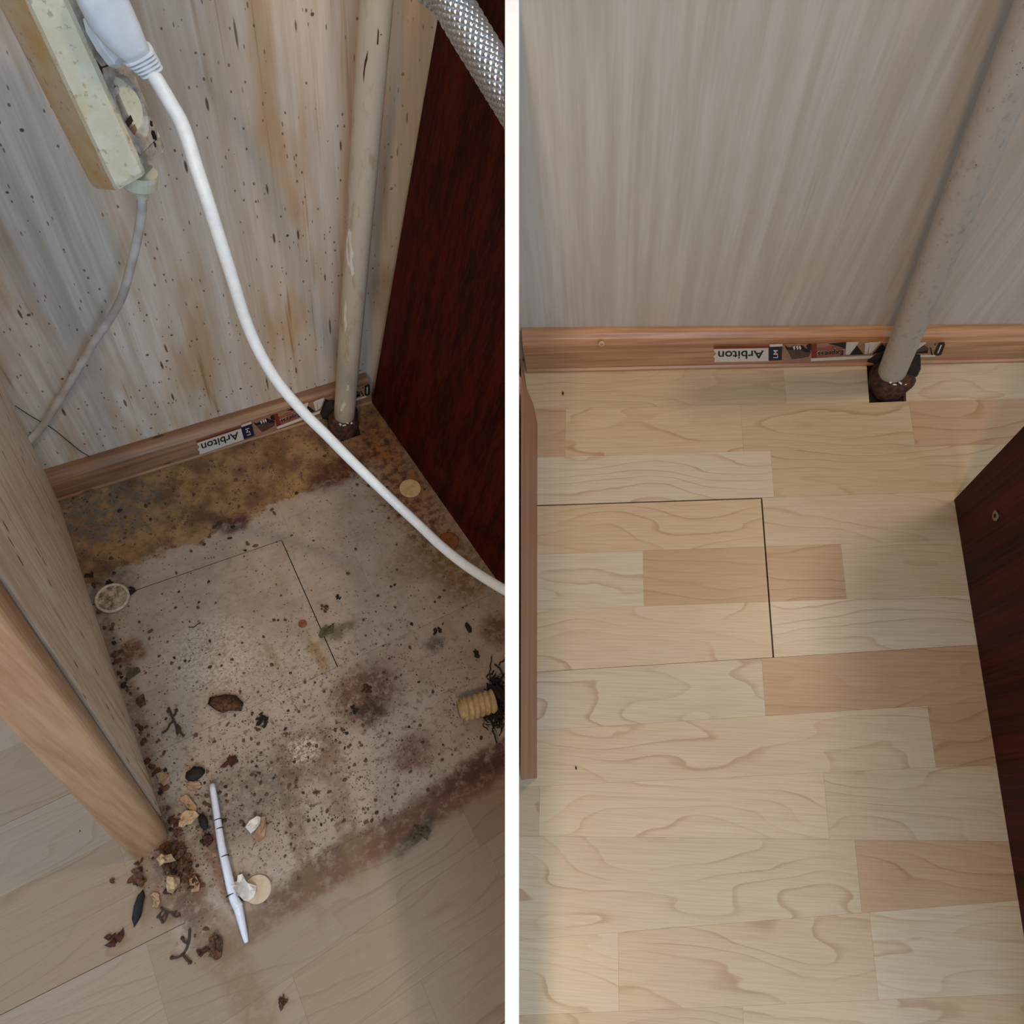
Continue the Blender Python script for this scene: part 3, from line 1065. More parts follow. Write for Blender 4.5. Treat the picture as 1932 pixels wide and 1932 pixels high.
# ------------------------------------------------------------------ right nook: mahogany panel with screw
Pa, Pb = R.fl(1800, 943), R.fl(1905, 1600)
dP = nrm(Pb - Pa)
nP = nrm(np.cross(dP, (0, 0, 1)))
Et = R.pl(1908, 829, Pa, nP)
eup = nrm(Et - Pa)
Pfar = Pa + dP * .44
h_ = .56
poly = [Pa + (0, 0, .0003), Pfar + (0, 0, .0003), Pfar + eup * (h_ / eup[2]), Pa + eup * (h_ / eup[2])]
sgn = 1 if nP[0] > 0 else -1
mahR = empty('cabinet_panel', R, (Pa + Pfar) / 2)
tag(mahR, 'dark mahogany cabinet side panel with one screw, standing on the clean laminate', 'panel')
mesh('board', *prism(poly, nP * sgn * .016), R, M_mahR, parent=mahR)
ps = R.pl(1880, 973, Pa, nP)
scr = mesh('screw', *disc(ps + nP * -sgn * .0001, -sgn * nP, .0042, .0010), R, M_screw, parent=mahR)
mesh('recess', *disc(ps - sgn * nP * .0011, -sgn * nP, .0016, .0003), R, M_soot, parent=scr)

# right nook: low brown panel beside the dividing board
q0, q1 = R.fl(1014, 738), R.fl(1013, 1468)
t0, t1 = R.dp(983, 650, 1), R.dp(983, 1471, 1)
nv = nrm(np.cross(q1 - q0, (.02, 0, 1)))
t0, t1 = R.pl(983, 652, q0, nv), R.pl(982, 1472, q0, nv)
m0 = q0 + (t0 - q0) * .0
s0_, s1_ = R.fl(984.5, 742), R.fl(984.5, 1470)
ring = []
for f_ in (0, .04, .1, .25, .5, .75, 1):
    a = q0 + (q1 - q0) * f_
    b = t0 + (t1 - t0) * f_
    c = s0_ + (s1_ - s0_) * f_
    k = {0: .35, .04: .75, .1: 1}.get(f_, 1)      # the rounded back end
    a2 = c + (a - c) * (k if k < 1 else 1)
    ring.append([a2 + (0, 0, .0003), a2 + (b - a) * .5 * 1.0, b if k == 1 else c + (b - c) * .9, c + (0, 0, .0003)])
panR = mesh('cabinet_panel', *loft(ring), R, M_panR, base=(q0 + q1) / 2)
tag(panR, 'narrow reddish brown cabinet panel edge on the clean floor beside the white dividing board', 'panel')


# ------------------------------------------------------------------ heating pipes
def rpipe(nook, axis_px, y0, r, mat, label, cutc, sleeve_r):
    pts = [nook.wl(x, y, y0) for x, y in axis_px]
    a, b = np.asarray(pts[0]), np.asarray(pts[-1])
    d = nrm(b - a)
    base = a - d * ((a[2] + .006) / d[2])
    top = b + d * .12
    e = empty('heating_pipe', nook, base)
    tag(e, label, 'pipe')
    mesh('pipe', *tube([base + d * t for t in np.linspace(0, np.linalg.norm(top - base), 14)], r, 28), nook, mat, parent=e, smooth=True)
    c = base + (0, 0, .004)
    vs, fs = tube([c + np.array((0, 0, z)) + d * 0 for z in (-.006, .0, .006, .012, .017, .020, .022)],
                  [sleeve_r * k for k in (.96, 1, 1.02, 1, .9, .72, .45)], 26,
                  shape=lambda i, th: 1 + .05 * math.sin(3 * th + i) + .03 * math.sin(7 * th))
    s = mesh('rusty_sleeve', vs, fs, nook, M_rust, parent=e, smooth=True)
    vs, fs = lump(c + np.array((sleeve_r * .55, sleeve_r * .3, .006)), (sleeve_r * .62, sleeve_r * .6, .012), 0, .15, 2, 5)
    mesh('grime_collar', vs, fs, nook, M_soot, parent=e, smooth=True)
    vs, fs = lump(c + np.array((-sleeve_r * .3, sleeve_r * 1.0, .0)), (sleeve_r * .7, sleeve_r * .35, .016), 0, .2, 2, 9)
    mesh('grime_lump', vs, fs, nook, M_soot, parent=e, smooth=True)
    # flaked paint at the foot
    for k in range(4):
        g = np.random.default_rng(40 + k)
        th = -2.1 + k * .33
        p = c + np.array((math.cos(th) * r * 1.12, math.sin(th) * r * 1.12, .0205 - k % 2 * .002))
        vs, fs = lump(p, (.0022, .0013, .0007), g.uniform(0, 3), .4, 1, k)
        mesh('paint_crumb', vs, fs, nook, M_chip, parent=e)
    return e, base, d, r


pipeL, pb, pd, pr_ = rpipe(L, [(649, 790), (672, 480), (709, 24)], -.019, .0105, M_pipeL,
                           'off-white painted heating pipe with white chips, rising from a grimy hole in the dirty floor', None, .0155)
pipeR, pbR, pdR, prR = rpipe(R, [(1686, 694), (1767, 500), (1861, 259)], -.018, .0117, M_pipeR,
                             'greyish painted heating pipe rising from a square cut-out in the clean laminate', None, .0185)


def on_pipe(nook, x, y, b, d, r):
    """point of the pipe's surface seen at a pixel."""
    o = nook.loc(np.zeros(3))
    v = nrm(nook.M @ ray(x, y))
    w = o - b
    v2, w2 = v - d * (v @ d), w - d * (w @ d)
    A, B, Cc = v2 @ v2, 2 * v2 @ w2, w2 @ w2 - r * r
    disc_ = max(B * B - 4 * A * Cc, 0)
    return o + v * ((-B - math.sqrt(disc_)) / (2 * A))


def patch(nook, px, b, d, r, mat, parent, name):
    P0 = [on_pipe(nook, x, y, b, d, r + .0002) for x, y in px]
    c = np.mean(P0, 0)
    ax = b + d * ((c - b) @ d)
    return mesh(name, *prism(P0, (ax - c) * .03), nook, mat, parent=parent)


for px in ([(658, 432), (663, 440), (662, 458), (667, 480), (664, 490), (668, 516), (664, 522), (661, 505), (656, 500), (653, 478), (654, 452)],
           [(652, 566), (654, 580), (653, 600), (655, 615), (651, 628), (649, 600), (650, 580)],
           [(651, 719), (653, 726), (659, 727), (658, 738), (653, 737), (655, 731)],
           [(650, 757), (652, 763), (646, 776), (641, 775), (643, 768)]):
    patch(L, px, pb, pd, pr_, M_chip, pipeL, 'paint_chip')
for px in ([(713, 52), (715, 60), (714, 84), (711, 84)], [(694, 95), (693, 112), (689, 128), (686, 156), (685, 140), (688, 115)], [(718, 64), (721, 65), (718, 67)]):
    patch(L, px, pb, pd, pr_, M_rstreak, pipeL, 'rust_streak')

# ------------------------------------------------------------------ power strip
strip_px = {'a': ((6, 24), (176, 357), -.026), 'b': ((58, 24), (217, 361), -.058), 'c': ((133, 24), (272, 331), -.062), 'd': ((206, 24), (312, 283), -.034)}


def edge3(k, t):
    (x0, y0), (x1, y1), yy = strip_px[k]
    a, b = L.wl(x0, y0, yy), L.wl(x1, y1, yy)
    return a + (b - a) * t


T_ = [-.55, -.2, 0, .3, .6, .9, .97, 1.0]
sh = {1.0: .93, .97: .985}
ps_root = empty('power_strip', L, edge3('b', 1.0))
tag(ps_root, 'yellowed cream power strip hanging askew in front of the stained wall', 'power strip')


def strip_ring(t, ks, bulge=()):
    c = np.mean([edge3(k, t) for k in 'abcd'], 0)
    out = []
    for p in ks(t):
        out.append(c + (p - c) * sh.get(t, 1))
    return out


def shellA(t):                                 # left half shell: wall side to seam
    a, b, c, d = [edge3(k, t) for k in 'abcd']
    return [a, a + (b - a) * .12 + (b - c) * .03, b + (a - b) * .1, b, b + (c - b) * .02 + (d - c) * .0, (b + d) / 2, a + (d - a) * .4]


def shellB(t):                                 # right half shell: seam to socket face rim
    a, b, c, d = [edge3(k, t) for k in 'abcd']
    return [b + (c - b) * .03, b + (c - b) * .07 + (b - a) * .05, c + (b - c) * .10 + (c - d) * .03, c + (b - c) * .02 + (c - d) * .015, c + (d - c) * .10, c + (d - c) * .12 + (b - c) * .25, (b + d) / 2 + (c - d) * .1]


mesh('left_shell', *loft([strip_ring(t, shellA) for t in T_]), L, M_yell, parent=ps_root)
mesh('right_shell', *loft([strip_ring(t, shellB) for t in T_]), L, M_cream, parent=ps_root)
# socket face between the ridge c and the far edge d, with round recesses
def face_pt(t, s, depth=0.0):
    c, d = edge3('c', t), edge3('d', t)
    c = c + (d - c) * .09
    b = edge3('b', t)
    n = nrm(np.cross(edge3('c', 1) - edge3('c', 0), d - c))
    if n @ (b - c) > 0:
        n = -n
    return c + (d - c) * s + n * -depth


axlen = np.linalg.norm(edge3('c', 1) - edge3('c', 0))
fw = np.linalg.norm(edge3('d', .5) - edge3('c', .5)) * .91
vs, fs = [], []
K = 32
cells = [(-.30, .30), (.31, .88), (.885, .98)]
sock = []
for (ta, tb) in cells:
    tm, th_ = (ta + tb) / 2, (tb - ta) / 2
    rad_t = .46 * fw / axlen
    has = (ta, tb) == cells[1]
    rt = .225
    sq, ci = [], []
    for j in range(K):
        a = 2 * math.pi * (j + .5) / K
        u_, w_ = math.cos(a), math.sin(a)
        m_ = max(abs(u_), abs(w_))
        sq.append(face_pt(tm + th_ * u_ / m_, .5 + .5 * w_ / m_))
        ci.append((u_, w_))
    b0 = len(vs)
    vs += sq
    if has:
        vs += [face_pt(tm + rt * u_, .48 + .44 * w_) for u_, w_ in ci]
        vs += [face_pt(tm + rt * .95 * u_, .48 + .41 * w_, .007) for u_, w_ in ci]
        for q in range(2):
            fs += [(b0 + q * K + j, b0 + q * K + (j + 1) % K, b0 + (q + 1) * K + (j + 1) % K, b0 + (q + 1) * K + j) for j in range(K)]
        fs.append(tuple(b0 + 2 * K + j for j in range(K)))
        sock.append((tm, rt))
    else:
        fs.append(tuple(b0 + j for j in range(K)))
face = mesh('socket_face', vs, fs, L, M_dish, parent=ps_root)
tm, rad_t = sock[0]
for dt, w0, w1, mt, nm_ in ((.50, .14, .84, M_dark, 'dark_slot'), (.80, .40, .74, M_tanp, 'dark_slot'), (-.45, .3, .75, M_clip, 'earth_clip'), (-.70, .25, .5, M_clip, 'earth_clip')):
    t_ = tm + rad_t * dt
    poly = [face_pt(t_ + rad_t * (.06 * math.sin(6 * s) - .10), s, .0065) for s in np.linspace(w0, w1, 6)] + [face_pt(t_ + rad_t * (.06 * math.sin(6 * s) + .10), s, .0065) for s in np.linspace(w1, w0, 6)]
    mesh(nm_, *prism(poly, (0, -.0005, .0002)), L, mt, parent=face)
# back half of the socket side
bk_r = []
for t in T_:
    a, b, c, d = [edge3(k, t) for k in 'abcd']
    k = sh.get(t, 1)
    cc = (a + b + c + d) / 4
    ring_ = [d + (c - d) * -.0, d + (a - d) * .25, a + (d - a) * .35, (b + d) / 2 + (a - d) * .1, d + (b - d) * .25 + (a - d) * .05]
    bk_r.append([cc + (p - cc) * k for p in ring_])
mesh('back_shell', *loft(bk_r), L, M_cream, parent=ps_root)
for (t_, s_, a_, b_) in ((.84, .80, .05, .10), (.90, .70, .03, .05), (.76, .88, .03, .06)):
    g = np.random.default_rng(int(t_ * 100))
    poly = [face_pt(t_ + a_ * math.cos(k * .524) * g.uniform(.5, 1.1), min(s_ + b_ * math.sin(k * .524) * g.uniform(.5, 1.1), .99), -.0002) for k in range(12)]
    mesh('black_scuff', *prism(poly, (0, .0001, -.0001)), L, M_black, parent=face)
# end collar and cord
e0 = (edge3('b', 1) * .15 + edge3('c', 1) * .35 + edge3('d', 1) * .5)
c0, c1, c2 = L.wl(262, 322, -.045), L.wl(262, 352, -.045), L.wl(268, 372, -.045)
cl = mesh('cord_collar', *tube([c0, c0 + (c1 - c0) * .3, c0 + (c1 - c0) * .85, c1, c1 + (c2 - c1) * .15, c2], [.0105, .0108, .0104, .009, .0042, .0038], 24), L, M_collar, parent=ps_root, smooth=False)
cp = [(268, 372, -.045), (266, 410, -.042), (258, 455, -.038), (246, 505, -.032), (230, 560, -.024), (205, 605, -.014), (178, 645, -.006), (150, 692, 0), (122, 738, .004), (98, 778, .006), (78, 808, .009), (58, 830, .0105), (40, 848, .0112)]
mesh('cord', *tube(spline([np.asarray(L.wl(*p)) for p in cp], 6), .0030, 14), L, M_cord, parent=ps_root, smooth=True)

# ------------------------------------------------------------------ plug with white cable
plug = empty('power_cable', L, L.wl(190, 95, -.05))
tag(plug, 'white mains cable with ribbed white plug, sweeping from the power strip across the floor', 'cable')
# plug body: flat tapering head seen from the side, running from the top of the frame to the ribbed neck
ctr = [(168, -60, 34, 26), (188, -10, 36, 26), (206, 26, 37, 26), (228, 62, 33, 25), (246, 88, 27, 22), (259, 104, 22, 19)]
rings = []
P3 = [np.asarray(L.wl(x, y, -.067)) for x, y, _, _ in ctr]
ax = nrm(P3[-1] - P3[1])
toc = nrm(L.loc(np.zeros(3)) - P3[2])
wv_ = nrm(np.cross(toc, ax))
hv_ = np.cross(ax, wv_)
pxm = np.linalg.norm(L.cam(P3[2])) / F * .93
for p, (_, _, w_, h2) in zip(P3, ctr):
    rings.append(superring(p, wv_ * w_ * pxm, hv_ * h2 * pxm, 3.0, 40))
mesh('plug_body', *loft(rings), L, M_white, parent=plug, smooth=True)
# round foot of the plug pushed into the socket face
foot_c = np.asarray(L.wl(196, 70, -.054))
fd = nrm(face_pt(.1, .5) - face_pt(.1, .5, -.01))
ft = []
for z, r in ((-.0, 1.0), (.010, 1.0), (.012, .92), (.02, .8)):
    ft.append(superring(np.asarray(L.wl(192, 76, -.057)) + hv_ * 0 + (P3[3] - np.asarray(L.wl(192, 76, -.057))) * (z / .02) * .6, ax * 44 * pxm * r, nrm(np.cross(ax, fd)) * 26 * pxm * r, 2.6, 10))
mesh('plug_foot', *loft(ft), L, M_white, parent=plug)
nb = [(258, 100), (264, 107), (270, 114), (276, 121), (282, 129)]
for k, (x, y) in enumerate(nb):
    p = np.asarray(L.wl(x, y, -.067))
    w_ = 27 - k * 1.6
    q = p + ax * 3.3 * pxm
    mesh('rib', *loft([superring(p, wv_ * w_ * pxm, hv_ * w_ * .8 * pxm, 4), superring(q, wv_ * w_ * pxm, hv_ * w_ * .8 * pxm, 4)]), L, M_white, parent=plug)
p, q = np.asarray(L.wl(254, 96, -.067)), np.asarray(L.wl(287, 136, -.067))
mesh('strain_relief', *tube([p, p + (q - p) * .5, q], [.0052, .0048, .0042], 16), L, M_white, parent=plug, smooth=True)
cab = [(283, 132, .409), (296, 152, .410), (320, 192, .414), (346, 240, .420), (372, 320, .429), (392, 380, .438), (416, 455, .455), (440, 530, .475), (462, 600, .497), (490, 665, .517),
       (525, 722, .536), (570, 775, .555), (615, 820, .572), (652, 858, .588), (700, 905, .604), (745, 948, .613), (790, 990, .613), (830, 1028, .606), (872, 1062, .596), (915, 1091, .584), (950, 1112, .574), (985, 1130, .566)]
CP = spline([np.asarray(L.dp(*p)) for p in cab], 8)
CP[:, 2] = np.maximum(CP[:, 2], .0042)
def stop_at_board(vs):
    out = []
    for q in vs:
        c = L.cam(q)
        c[0] = min(c[0], -HB - .0006)
        out.append(L.loc(c))
    return out


cv, cf = tube(CP, np.linspace(.0040, .0038, len(CP)), 18)
mesh('cable', stop_at_board(cv), cf, L, M_cable, parent=plug, smooth=True)
# ------------------------------------------------------------------ braided hose
hp = [(800, -70, .429), (845, -8, .429), (868, 30, .429), (893, 72, .429), (918, 112, .429), (938, 145, .429), (962, 184, .429), (1000, 246, .429)]
over = [np.asarray(L.wl(*q, .015)) for q in ((230, -330), (330, -150), (430, 24), (540, 222), (605, 340))]  # unseen upper run of the hose, routed to cast a shadow band on the wall
lamp_l = np.asarray(L.loc(LAMP))
HP = spline([q + (lamp_l - q) * .19 for q in over] + [np.asarray(L.dp(*p)) for p in hp[1:]], 40)
pitch = .0052
acc = np.r_[0, np.cumsum(np.linalg.norm(np.diff(HP, axis=0), axis=1))]
vs, fs = tube(HP, .0108, 144, True, lambda i, th: 1 + .085 * abs(math.sin(8 * th + acc[i] / pitch * math.pi) * math.sin(8 * th - acc[i] / pitch * math.pi)) ** .8)
hv = stop_at_board(vs)
hose = mesh('braided_hose', hv, fs, L, M_steel, base=HP[0], smooth=True)
tag(hose, 'shiny braided steel water hose crossing in front of the mahogany panel', 'hose')


st_ = [np.asarray(L.wl(x, y, .0138)) for x, y in ((29, 766), (60, 786), (98, 808), (128, 832), (150, 850), (168, 861))]
tag(mesh('cobweb_strand', *tube(spline(st_, 4), .00035, 5), L, M_soot, base=st_[-1]), 'thin dark cobweb strand sagging across the stained wall above the skirting board', 'cobweb')

# ------------------------------------------------------------------ debris on the dirty floor
def fp(x, y, z=0.0):
    return np.asarray(L.fl(x, y, z), float)


def pxs(x, y):
    """metres per pixel on the floor there."""
    return np.linalg.norm(L.cam(fp(x, y))) / F


def thing(name, geo, mat, label, cat, at, smooth=False, group=None):
    o = mesh(name, *geo, L, mat, base=at, smooth=smooth)
    return tag(o, label, cat, group)


UPV = (0, 0, 1)
# four round caps
for (x, y, r, mt, lab, nm_) in ((774, 922, 20, M_capm, 'round cream plastic cap against the mahogany panel, above the white cable', 'plastic_cap'),
                                (846, 1022, 19, M_capm2, 'round brown stained cap half under the white cable by the mahogany panel', 'plastic_cap'),
                                (213, 1130, 25, M_capg, 'grimy rimmed round cap beside the pale wooden panel', 'plastic_cap'),
                                (486, 1678, 22, M_wooddisc, 'pale wooden disc lying at the foot of the white stick', 'wooden_disc')):
    c = fp(x, y, .0004)
    k = pxs(x, y)
    if mt is M_capg:
        e = empty(nm_, L, c)
        tag(e, lab, 'cap')
        mesh('cap_disc', *disc(c, UPV, r * k * 1.0, .0022), L, mt, parent=e)
        n = 30
        rg = []
        for (rr2, z) in ((1.08, 0), (1.08, .0028), (.98, .0034), (.9, .003), (.9, .0)):
            rg.append([c + np.array((math.cos(6.2832 * j / n) * rr2 * r * k, math.sin(6.2832 * j / n) * rr2 * r * k, z)) for j in range(n)])
        mesh('rim', *loft(rg), L, simple('cap_rim', lin(176, 164, 146), .4, .2), parent=e, smooth=True)
    else:
        thing(nm_, disc(c, UPV, r * k, .0018), mt, lab, 'cap' if nm_ == 'plastic_cap' else 'disc', c)
c = fp(571, 1177, .0003)
thing('brown_button', disc(c, UPV, 7.5 * pxs(571, 1177), .0008), M_capm2, 'tiny round brown disc beside the thin floor seam', 'disc', c)
c = fp(370, 1462, .0002)
thing('black_pellet', lump(c, (15 * pxs(370, 1462), 12 * pxs(370, 1462), .004), .2, .12, 2, 3), M_black, 'round black pellet above the top end of the white stick', 'pellet', c, True)
c = fp(386, 1553, .0002)
thing('black_seed', lump(c, (7 * pxs(386, 1553), 14 * pxs(386, 1553), .004), 0, .1, 2, 4), M_black, 'oval black seed left of the white stick', 'seed', c, True)

# threaded stub at the right with dark fluff
a, b = fp(866, 1341, .011), fp(932, 1322, .011)
tpts = [a + (b - a) * t for t in np.linspace(0, 1, 120)]
nturn = 6.5
rr0 = 21 * pxs(895, 1330)
stub = thing('threaded_stub', tube(tpts, [.75 * rr0] * 12 + [rr0] * 108, 28, True, lambda i, th: 1 + (.13 * (abs(((i / 119 * nturn + th / 6.2832) % 1) * 2 - 1) - .5) if i > 14 else 0)),
             M_brass, 'yellowed threaded plastic stub lying by the black fluff at the dividing board', 'stub', a, True)
gg = np.random.default_rng(11)
parts = []
for k in range(170):
    x, y = gg.normal(936, 9), gg.normal(1322, 26)
    x = min(x, 946)
    p0 = fp(x, y, abs(gg.normal(.004, .004)))
    d_ = nrm(gg.normal(size=3) * (1, 1, .6))
    ln = gg.uniform(.003, .008)
    q = [p0 + d_ * ln * s + gg.normal(0, .0005, 3) for s in (-1, -.3, .4, 1)]
    q = [np.r_[w[:2], max(w[2], .0006)] for w in q]
    q = [w for w in q if L.cam(w)[0] < -HB - .001]
    if len(q) > 2:
        parts.append(tube(q, gg.uniform(.0004, .0009), 4))
parts.append(lump(fp(938, 1320, .0002), (.006, .014, .007), .2, .3, 2, 2))
thing('black_fluff', join(*parts), M_black, 'clump of black fluff beside the threaded stub', 'fluff', fp(938, 1320))

# white stick with crumpled foil end
sp = [(400, 1480), (408, 1530), (417, 1590), (428, 1640), (440, 1690), (450, 1712)]
st = [np.asarray(L.fl(x, y, .0058)) for x, y in sp]
e = empty('white_stick', L, np.r_[st[-1][:2], 0])
tag(e, 'long white plastic stick with crumpled end lying on the dirty laminate', 'stick')
mesh('shaft', *tube(spline(st, 5), np.linspace(.0023, .0036, 26), 10), L, M_stick, parent=e, smooth=True)
st2 = [np.asarray(L.fl(x, y, z)) for x, y, z in ((448, 1706, .0055), (455, 1735, .004), (462, 1765, .003), (465, 1778, .002))]
mesh('tip', *tube(spline(st2, 4), np.linspace(.0035, .0015, 13), 8), L, M_stick, parent=e, smooth=True)
r_ring = lambda y: .0025 + (y - 1480) / 232 * .0014
for (x, y) in ((411, 1546), (414, 1563), (424, 1615), (436, 1688)):
    t_ = np.asarray(L.fl(x, y, .0058))
    dd = nrm(st[-1] - st[0])
    mesh('dark_ring', *tube([t_, t_ + dd * .0006], r_ring(y), 10), L, M_soot, parent=e)
mesh('crumpled_end', *flake(ragged(fp(460, 1678)[:2], .0065, .010, .3, 16, .35, 3), .0006, .002, .0035, 3), L, M_shellA, parent=e)

# shell-like chip
e = empty('shell_chip', L, fp(485, 1565))
tag(e, 'pointed white and tan chip lying right of the white stick', 'chip')
o1 = [fp(x, y)[:2] for x, y in ((464, 1562), (472, 1550), (486, 1541), (494, 1545), (492, 1556), (484, 1566), (474, 1574))]
o2 = [fp(x, y)[:2] for x, y in ((494, 1543), (501, 1541), (503, 1560), (500, 1580), (490, 1590), (477, 1579), (484, 1567), (491, 1556))]
mesh('white_half', *flake(o1, .0006, .0022, .0015, 2), L, M_shellA, parent=e)
mesh('tan_half', *flake(o2, .0006, .0018, .0012, 4), L, M_shellB, parent=e)


def twig(name, lines, r, label):
    parts = []
    for ln in lines:
        pts = [np.asarray(L.fl(x, y, r + .0006 + .0012 * math.sin(i * 1.3) ** 2)) for i, (x, y) in enumerate(ln)]
        parts.append(tube(spline(pts, 4), r, 6))
        parts.append(lump(pts[-1] - (0, 0, r), (r * 1.4, r * 1.4, r * 1.4), 0, .3, 1, len(ln)))
    return thing(name, join(*parts), M_twig, label, 'twig', np.r_[fp(*lines[0][0])])


twig('fruit_stem', [[(358, 1752), (357, 1772), (352, 1790), (345, 1801)], [(345, 1801), (336, 1806), (324, 1807)], [(345, 1801), (352, 1810), (358, 1816)], [(355, 1780), (347, 1776), (344, 1770)]], .0009,
     'branched dark fruit stem on the laminate below the debris heap')
twig('stem_tangle', [[(303, 1712), (310, 1718), (323, 1722), (333, 1720)], [(308, 1716), (300, 1728), (306, 1738)], [(313, 1720), (305, 1732), (298, 1730)], [(316, 1722), (312, 1735), (307, 1740)], [(323, 1722), (332, 1730), (338, 1727)]], .0007,
     'small tangle of thin dark stems beside the brown leaf scrap')
twig('dark_twig', [[(318, 1335), (325, 1352), (332, 1368), (336, 1385)], [(328, 1360), (321, 1366), (316, 1376), (308, 1382)], [(332, 1368), (339, 1372), (341, 1382), (347, 1388)], [(325, 1352), (331, 1347), (333, 1340)], [(323, 1345), (316, 1342)]], .0009,
     'forked dark twig on the floor strip beside the pale panel')
twig('thin_hair', [[(356, 1183), (366, 1183), (372, 1178), (378, 1175)]], .0004, 'short curled dark hair on the scraped laminate')

# larger named crumbs
big = [
    ('dark_capsule', (265, 1711), (6, 19, .0035), -.5, M_black, 'long black dropping on the laminate left of the leaf scrap', 'dropping', .15),
    ('brown_clod', (218, 1772), (13, 13, .004), .3, M_redbr, 'lone red-brown clod on bare laminate, farthest from the heap', 'clod', .3),
    ('brown_clod', (261, 1654), (11, 17, .0035), -.2, M_bark, 'oblong brown clod just below the pale panel', 'clod', .25),
    ('brown_clod', (214, 1661), (5, 5, .002), 0, M_bark, 'small brown clod left of the oblong clod', 'clod', .3),
    ('brown_clod', (262, 1626), (8, 5, .002), 0, M_bark, 'small dark clod touching the foot of the pale panel', 'clod', .3),
    ('bark_lump', (318, 1600), (14, 12, .006), .4, M_bark, 'rough brown bark lump at the corner of the pale panel', 'bark', .4),
    ('bark_lump', (345, 1615), (13, 16, .006), 1.2, M_bark, 'rough brown bark lump right of the panel corner', 'bark', .4),
    ('bark_lump', (325, 1640), (18, 14, .006), .2, M_bark, 'largest brown bark lump in the middle of the heap', 'bark', .4),
    ('bark_lump', (352, 1642), (12, 15, .005), .8, M_bark, 'brown bark lump on the right side of the heap', 'bark', .4),
    ('bark_lump', (327, 1672), (14, 10, .005), .1, M_redbr, 'dark bark lump under the pale foam crumb', 'bark', .35),
    ('bark_lump', (366, 1665), (11, 13, .004), .5, M_bark, 'brown bark lump at the lower right of the heap', 'bark', .4),
    ('foam_crumb', (331, 1668), (8, 8, .008), .4, M_pale, 'pale foam crumb at the bottom of the bark heap', 'crumb', .35),
    ('foam_crumb', (321, 1628), (6, 7, .008), .9, M_pale, 'pale foam crumb at the top of the bark heap', 'crumb', .4),
    ('seed_husk', (424, 1330), (14, 17, .004), .7, M_bark, 'brown oval husk on the grey laminate', 'husk', .25),
    ('black_clod', (496, 1358), (11, 12, .004), .3, M_black, 'black clod on the laminate right of the oval husk', 'clod', .4),
    ('black_clod', (203, 1103), (10, 5, .003), .3, M_black, 'black clod at the back edge of the grimy rimmed cap', 'clod', .4),
    ('grey_fluff', (243, 1115), (12, 8, .003), .2, M_soot, 'dark grey fluff on the seam beside the rimmed cap', 'fluff', .4),
    ('olive_smear', (617, 1191), (15, 7, .0015), .3, M_olive, 'flat olive crumb just right of the floor seam', 'crumb', .3),
    ('black_clod', (640, 1128), (7, 6, .002), 0, M_black, 'black clod on the brownish laminate above the seam end', 'clod', .3),
    ('black_clod', (825, 1191), (8, 7, .002), 0, M_black, 'black clod below the right-hand floor seam', 'clod', .4),
    ('black_seed', (883, 1185), (5, 8, .002), 0, M_black, 'oval black seed near the right-hand floor seam', 'seed', .15),
    ('black_seed', (899, 1235), (5, 6, .002), 0, M_black, 'round black seed above the threaded stub', 'seed', .15),
    ('brown_clod', (612, 1149), (8, 8, .002), .2, M_bark, 'flat brown clod on the pinkish laminate strip', 'clod', .35),
    ('brown_clod', (535, 1888), (8, 10, .002), .2, M_bark, 'brown clod alone at the bottom edge of the floor', 'clod', .4),
    ('black_clod', (668, 1338), (9, 7, .003), .2, M_black, 'black clod in the red-brown stain', 'clod', .35),
    ('brown_clod', (690, 1300), (12, 9, .0025), .2, M_redbr, 'red-brown clod in the red-brown stain', 'clod', .45),
    ('brown_clod', (792, 1574), (22, 8, .002), .45, M_olive, 'long dark clod on the front edge of the grime', 'clod', .45),
    ('brown_clod', (436, 1438), (17, 8, .002), .3, M_redbr, 'reddish clod above the white stick', 'clod', .45),
    ('black_clod', (740, 953), (9, 7, .002), .2, M_olive, 'dark clod just left of the white cable', 'clod', .4),
    ('black_clod', (392, 1585), (12, 9, .004), .2, M_soot, 'dark clod left of the middle of the white stick', 'clod', .4),
]
for i, (nm_, (x, y), (a, b, hz), rot, mt, lab, cat, ro) in enumerate(big):
    k = pxs(x, y)
    b2 = b * k * 1.25 if nm_ not in ('olive_smear',) else b * k
    if nm_ in ('bark_lump', 'brown_clod', 'black_clod', 'grey_fluff'):
        geo = cluster(fp(x, y, .0003), a * k, b2, max(hz, .0016), 16 if nm_ == 'bark_lump' else 9, 60 + i)
        thing(nm_, geo, mt, lab, cat, fp(x, y))
    else:
        thing(nm_, lump(fp(x, y, .0003), (a * k, b2, max(hz * .7, .0012)), rot, ro * 1.6, 2, 60 + i), mt, lab, cat, fp(x, y), nm_ in ('dark_capsule', 'black_seed', 'seed_husk'))

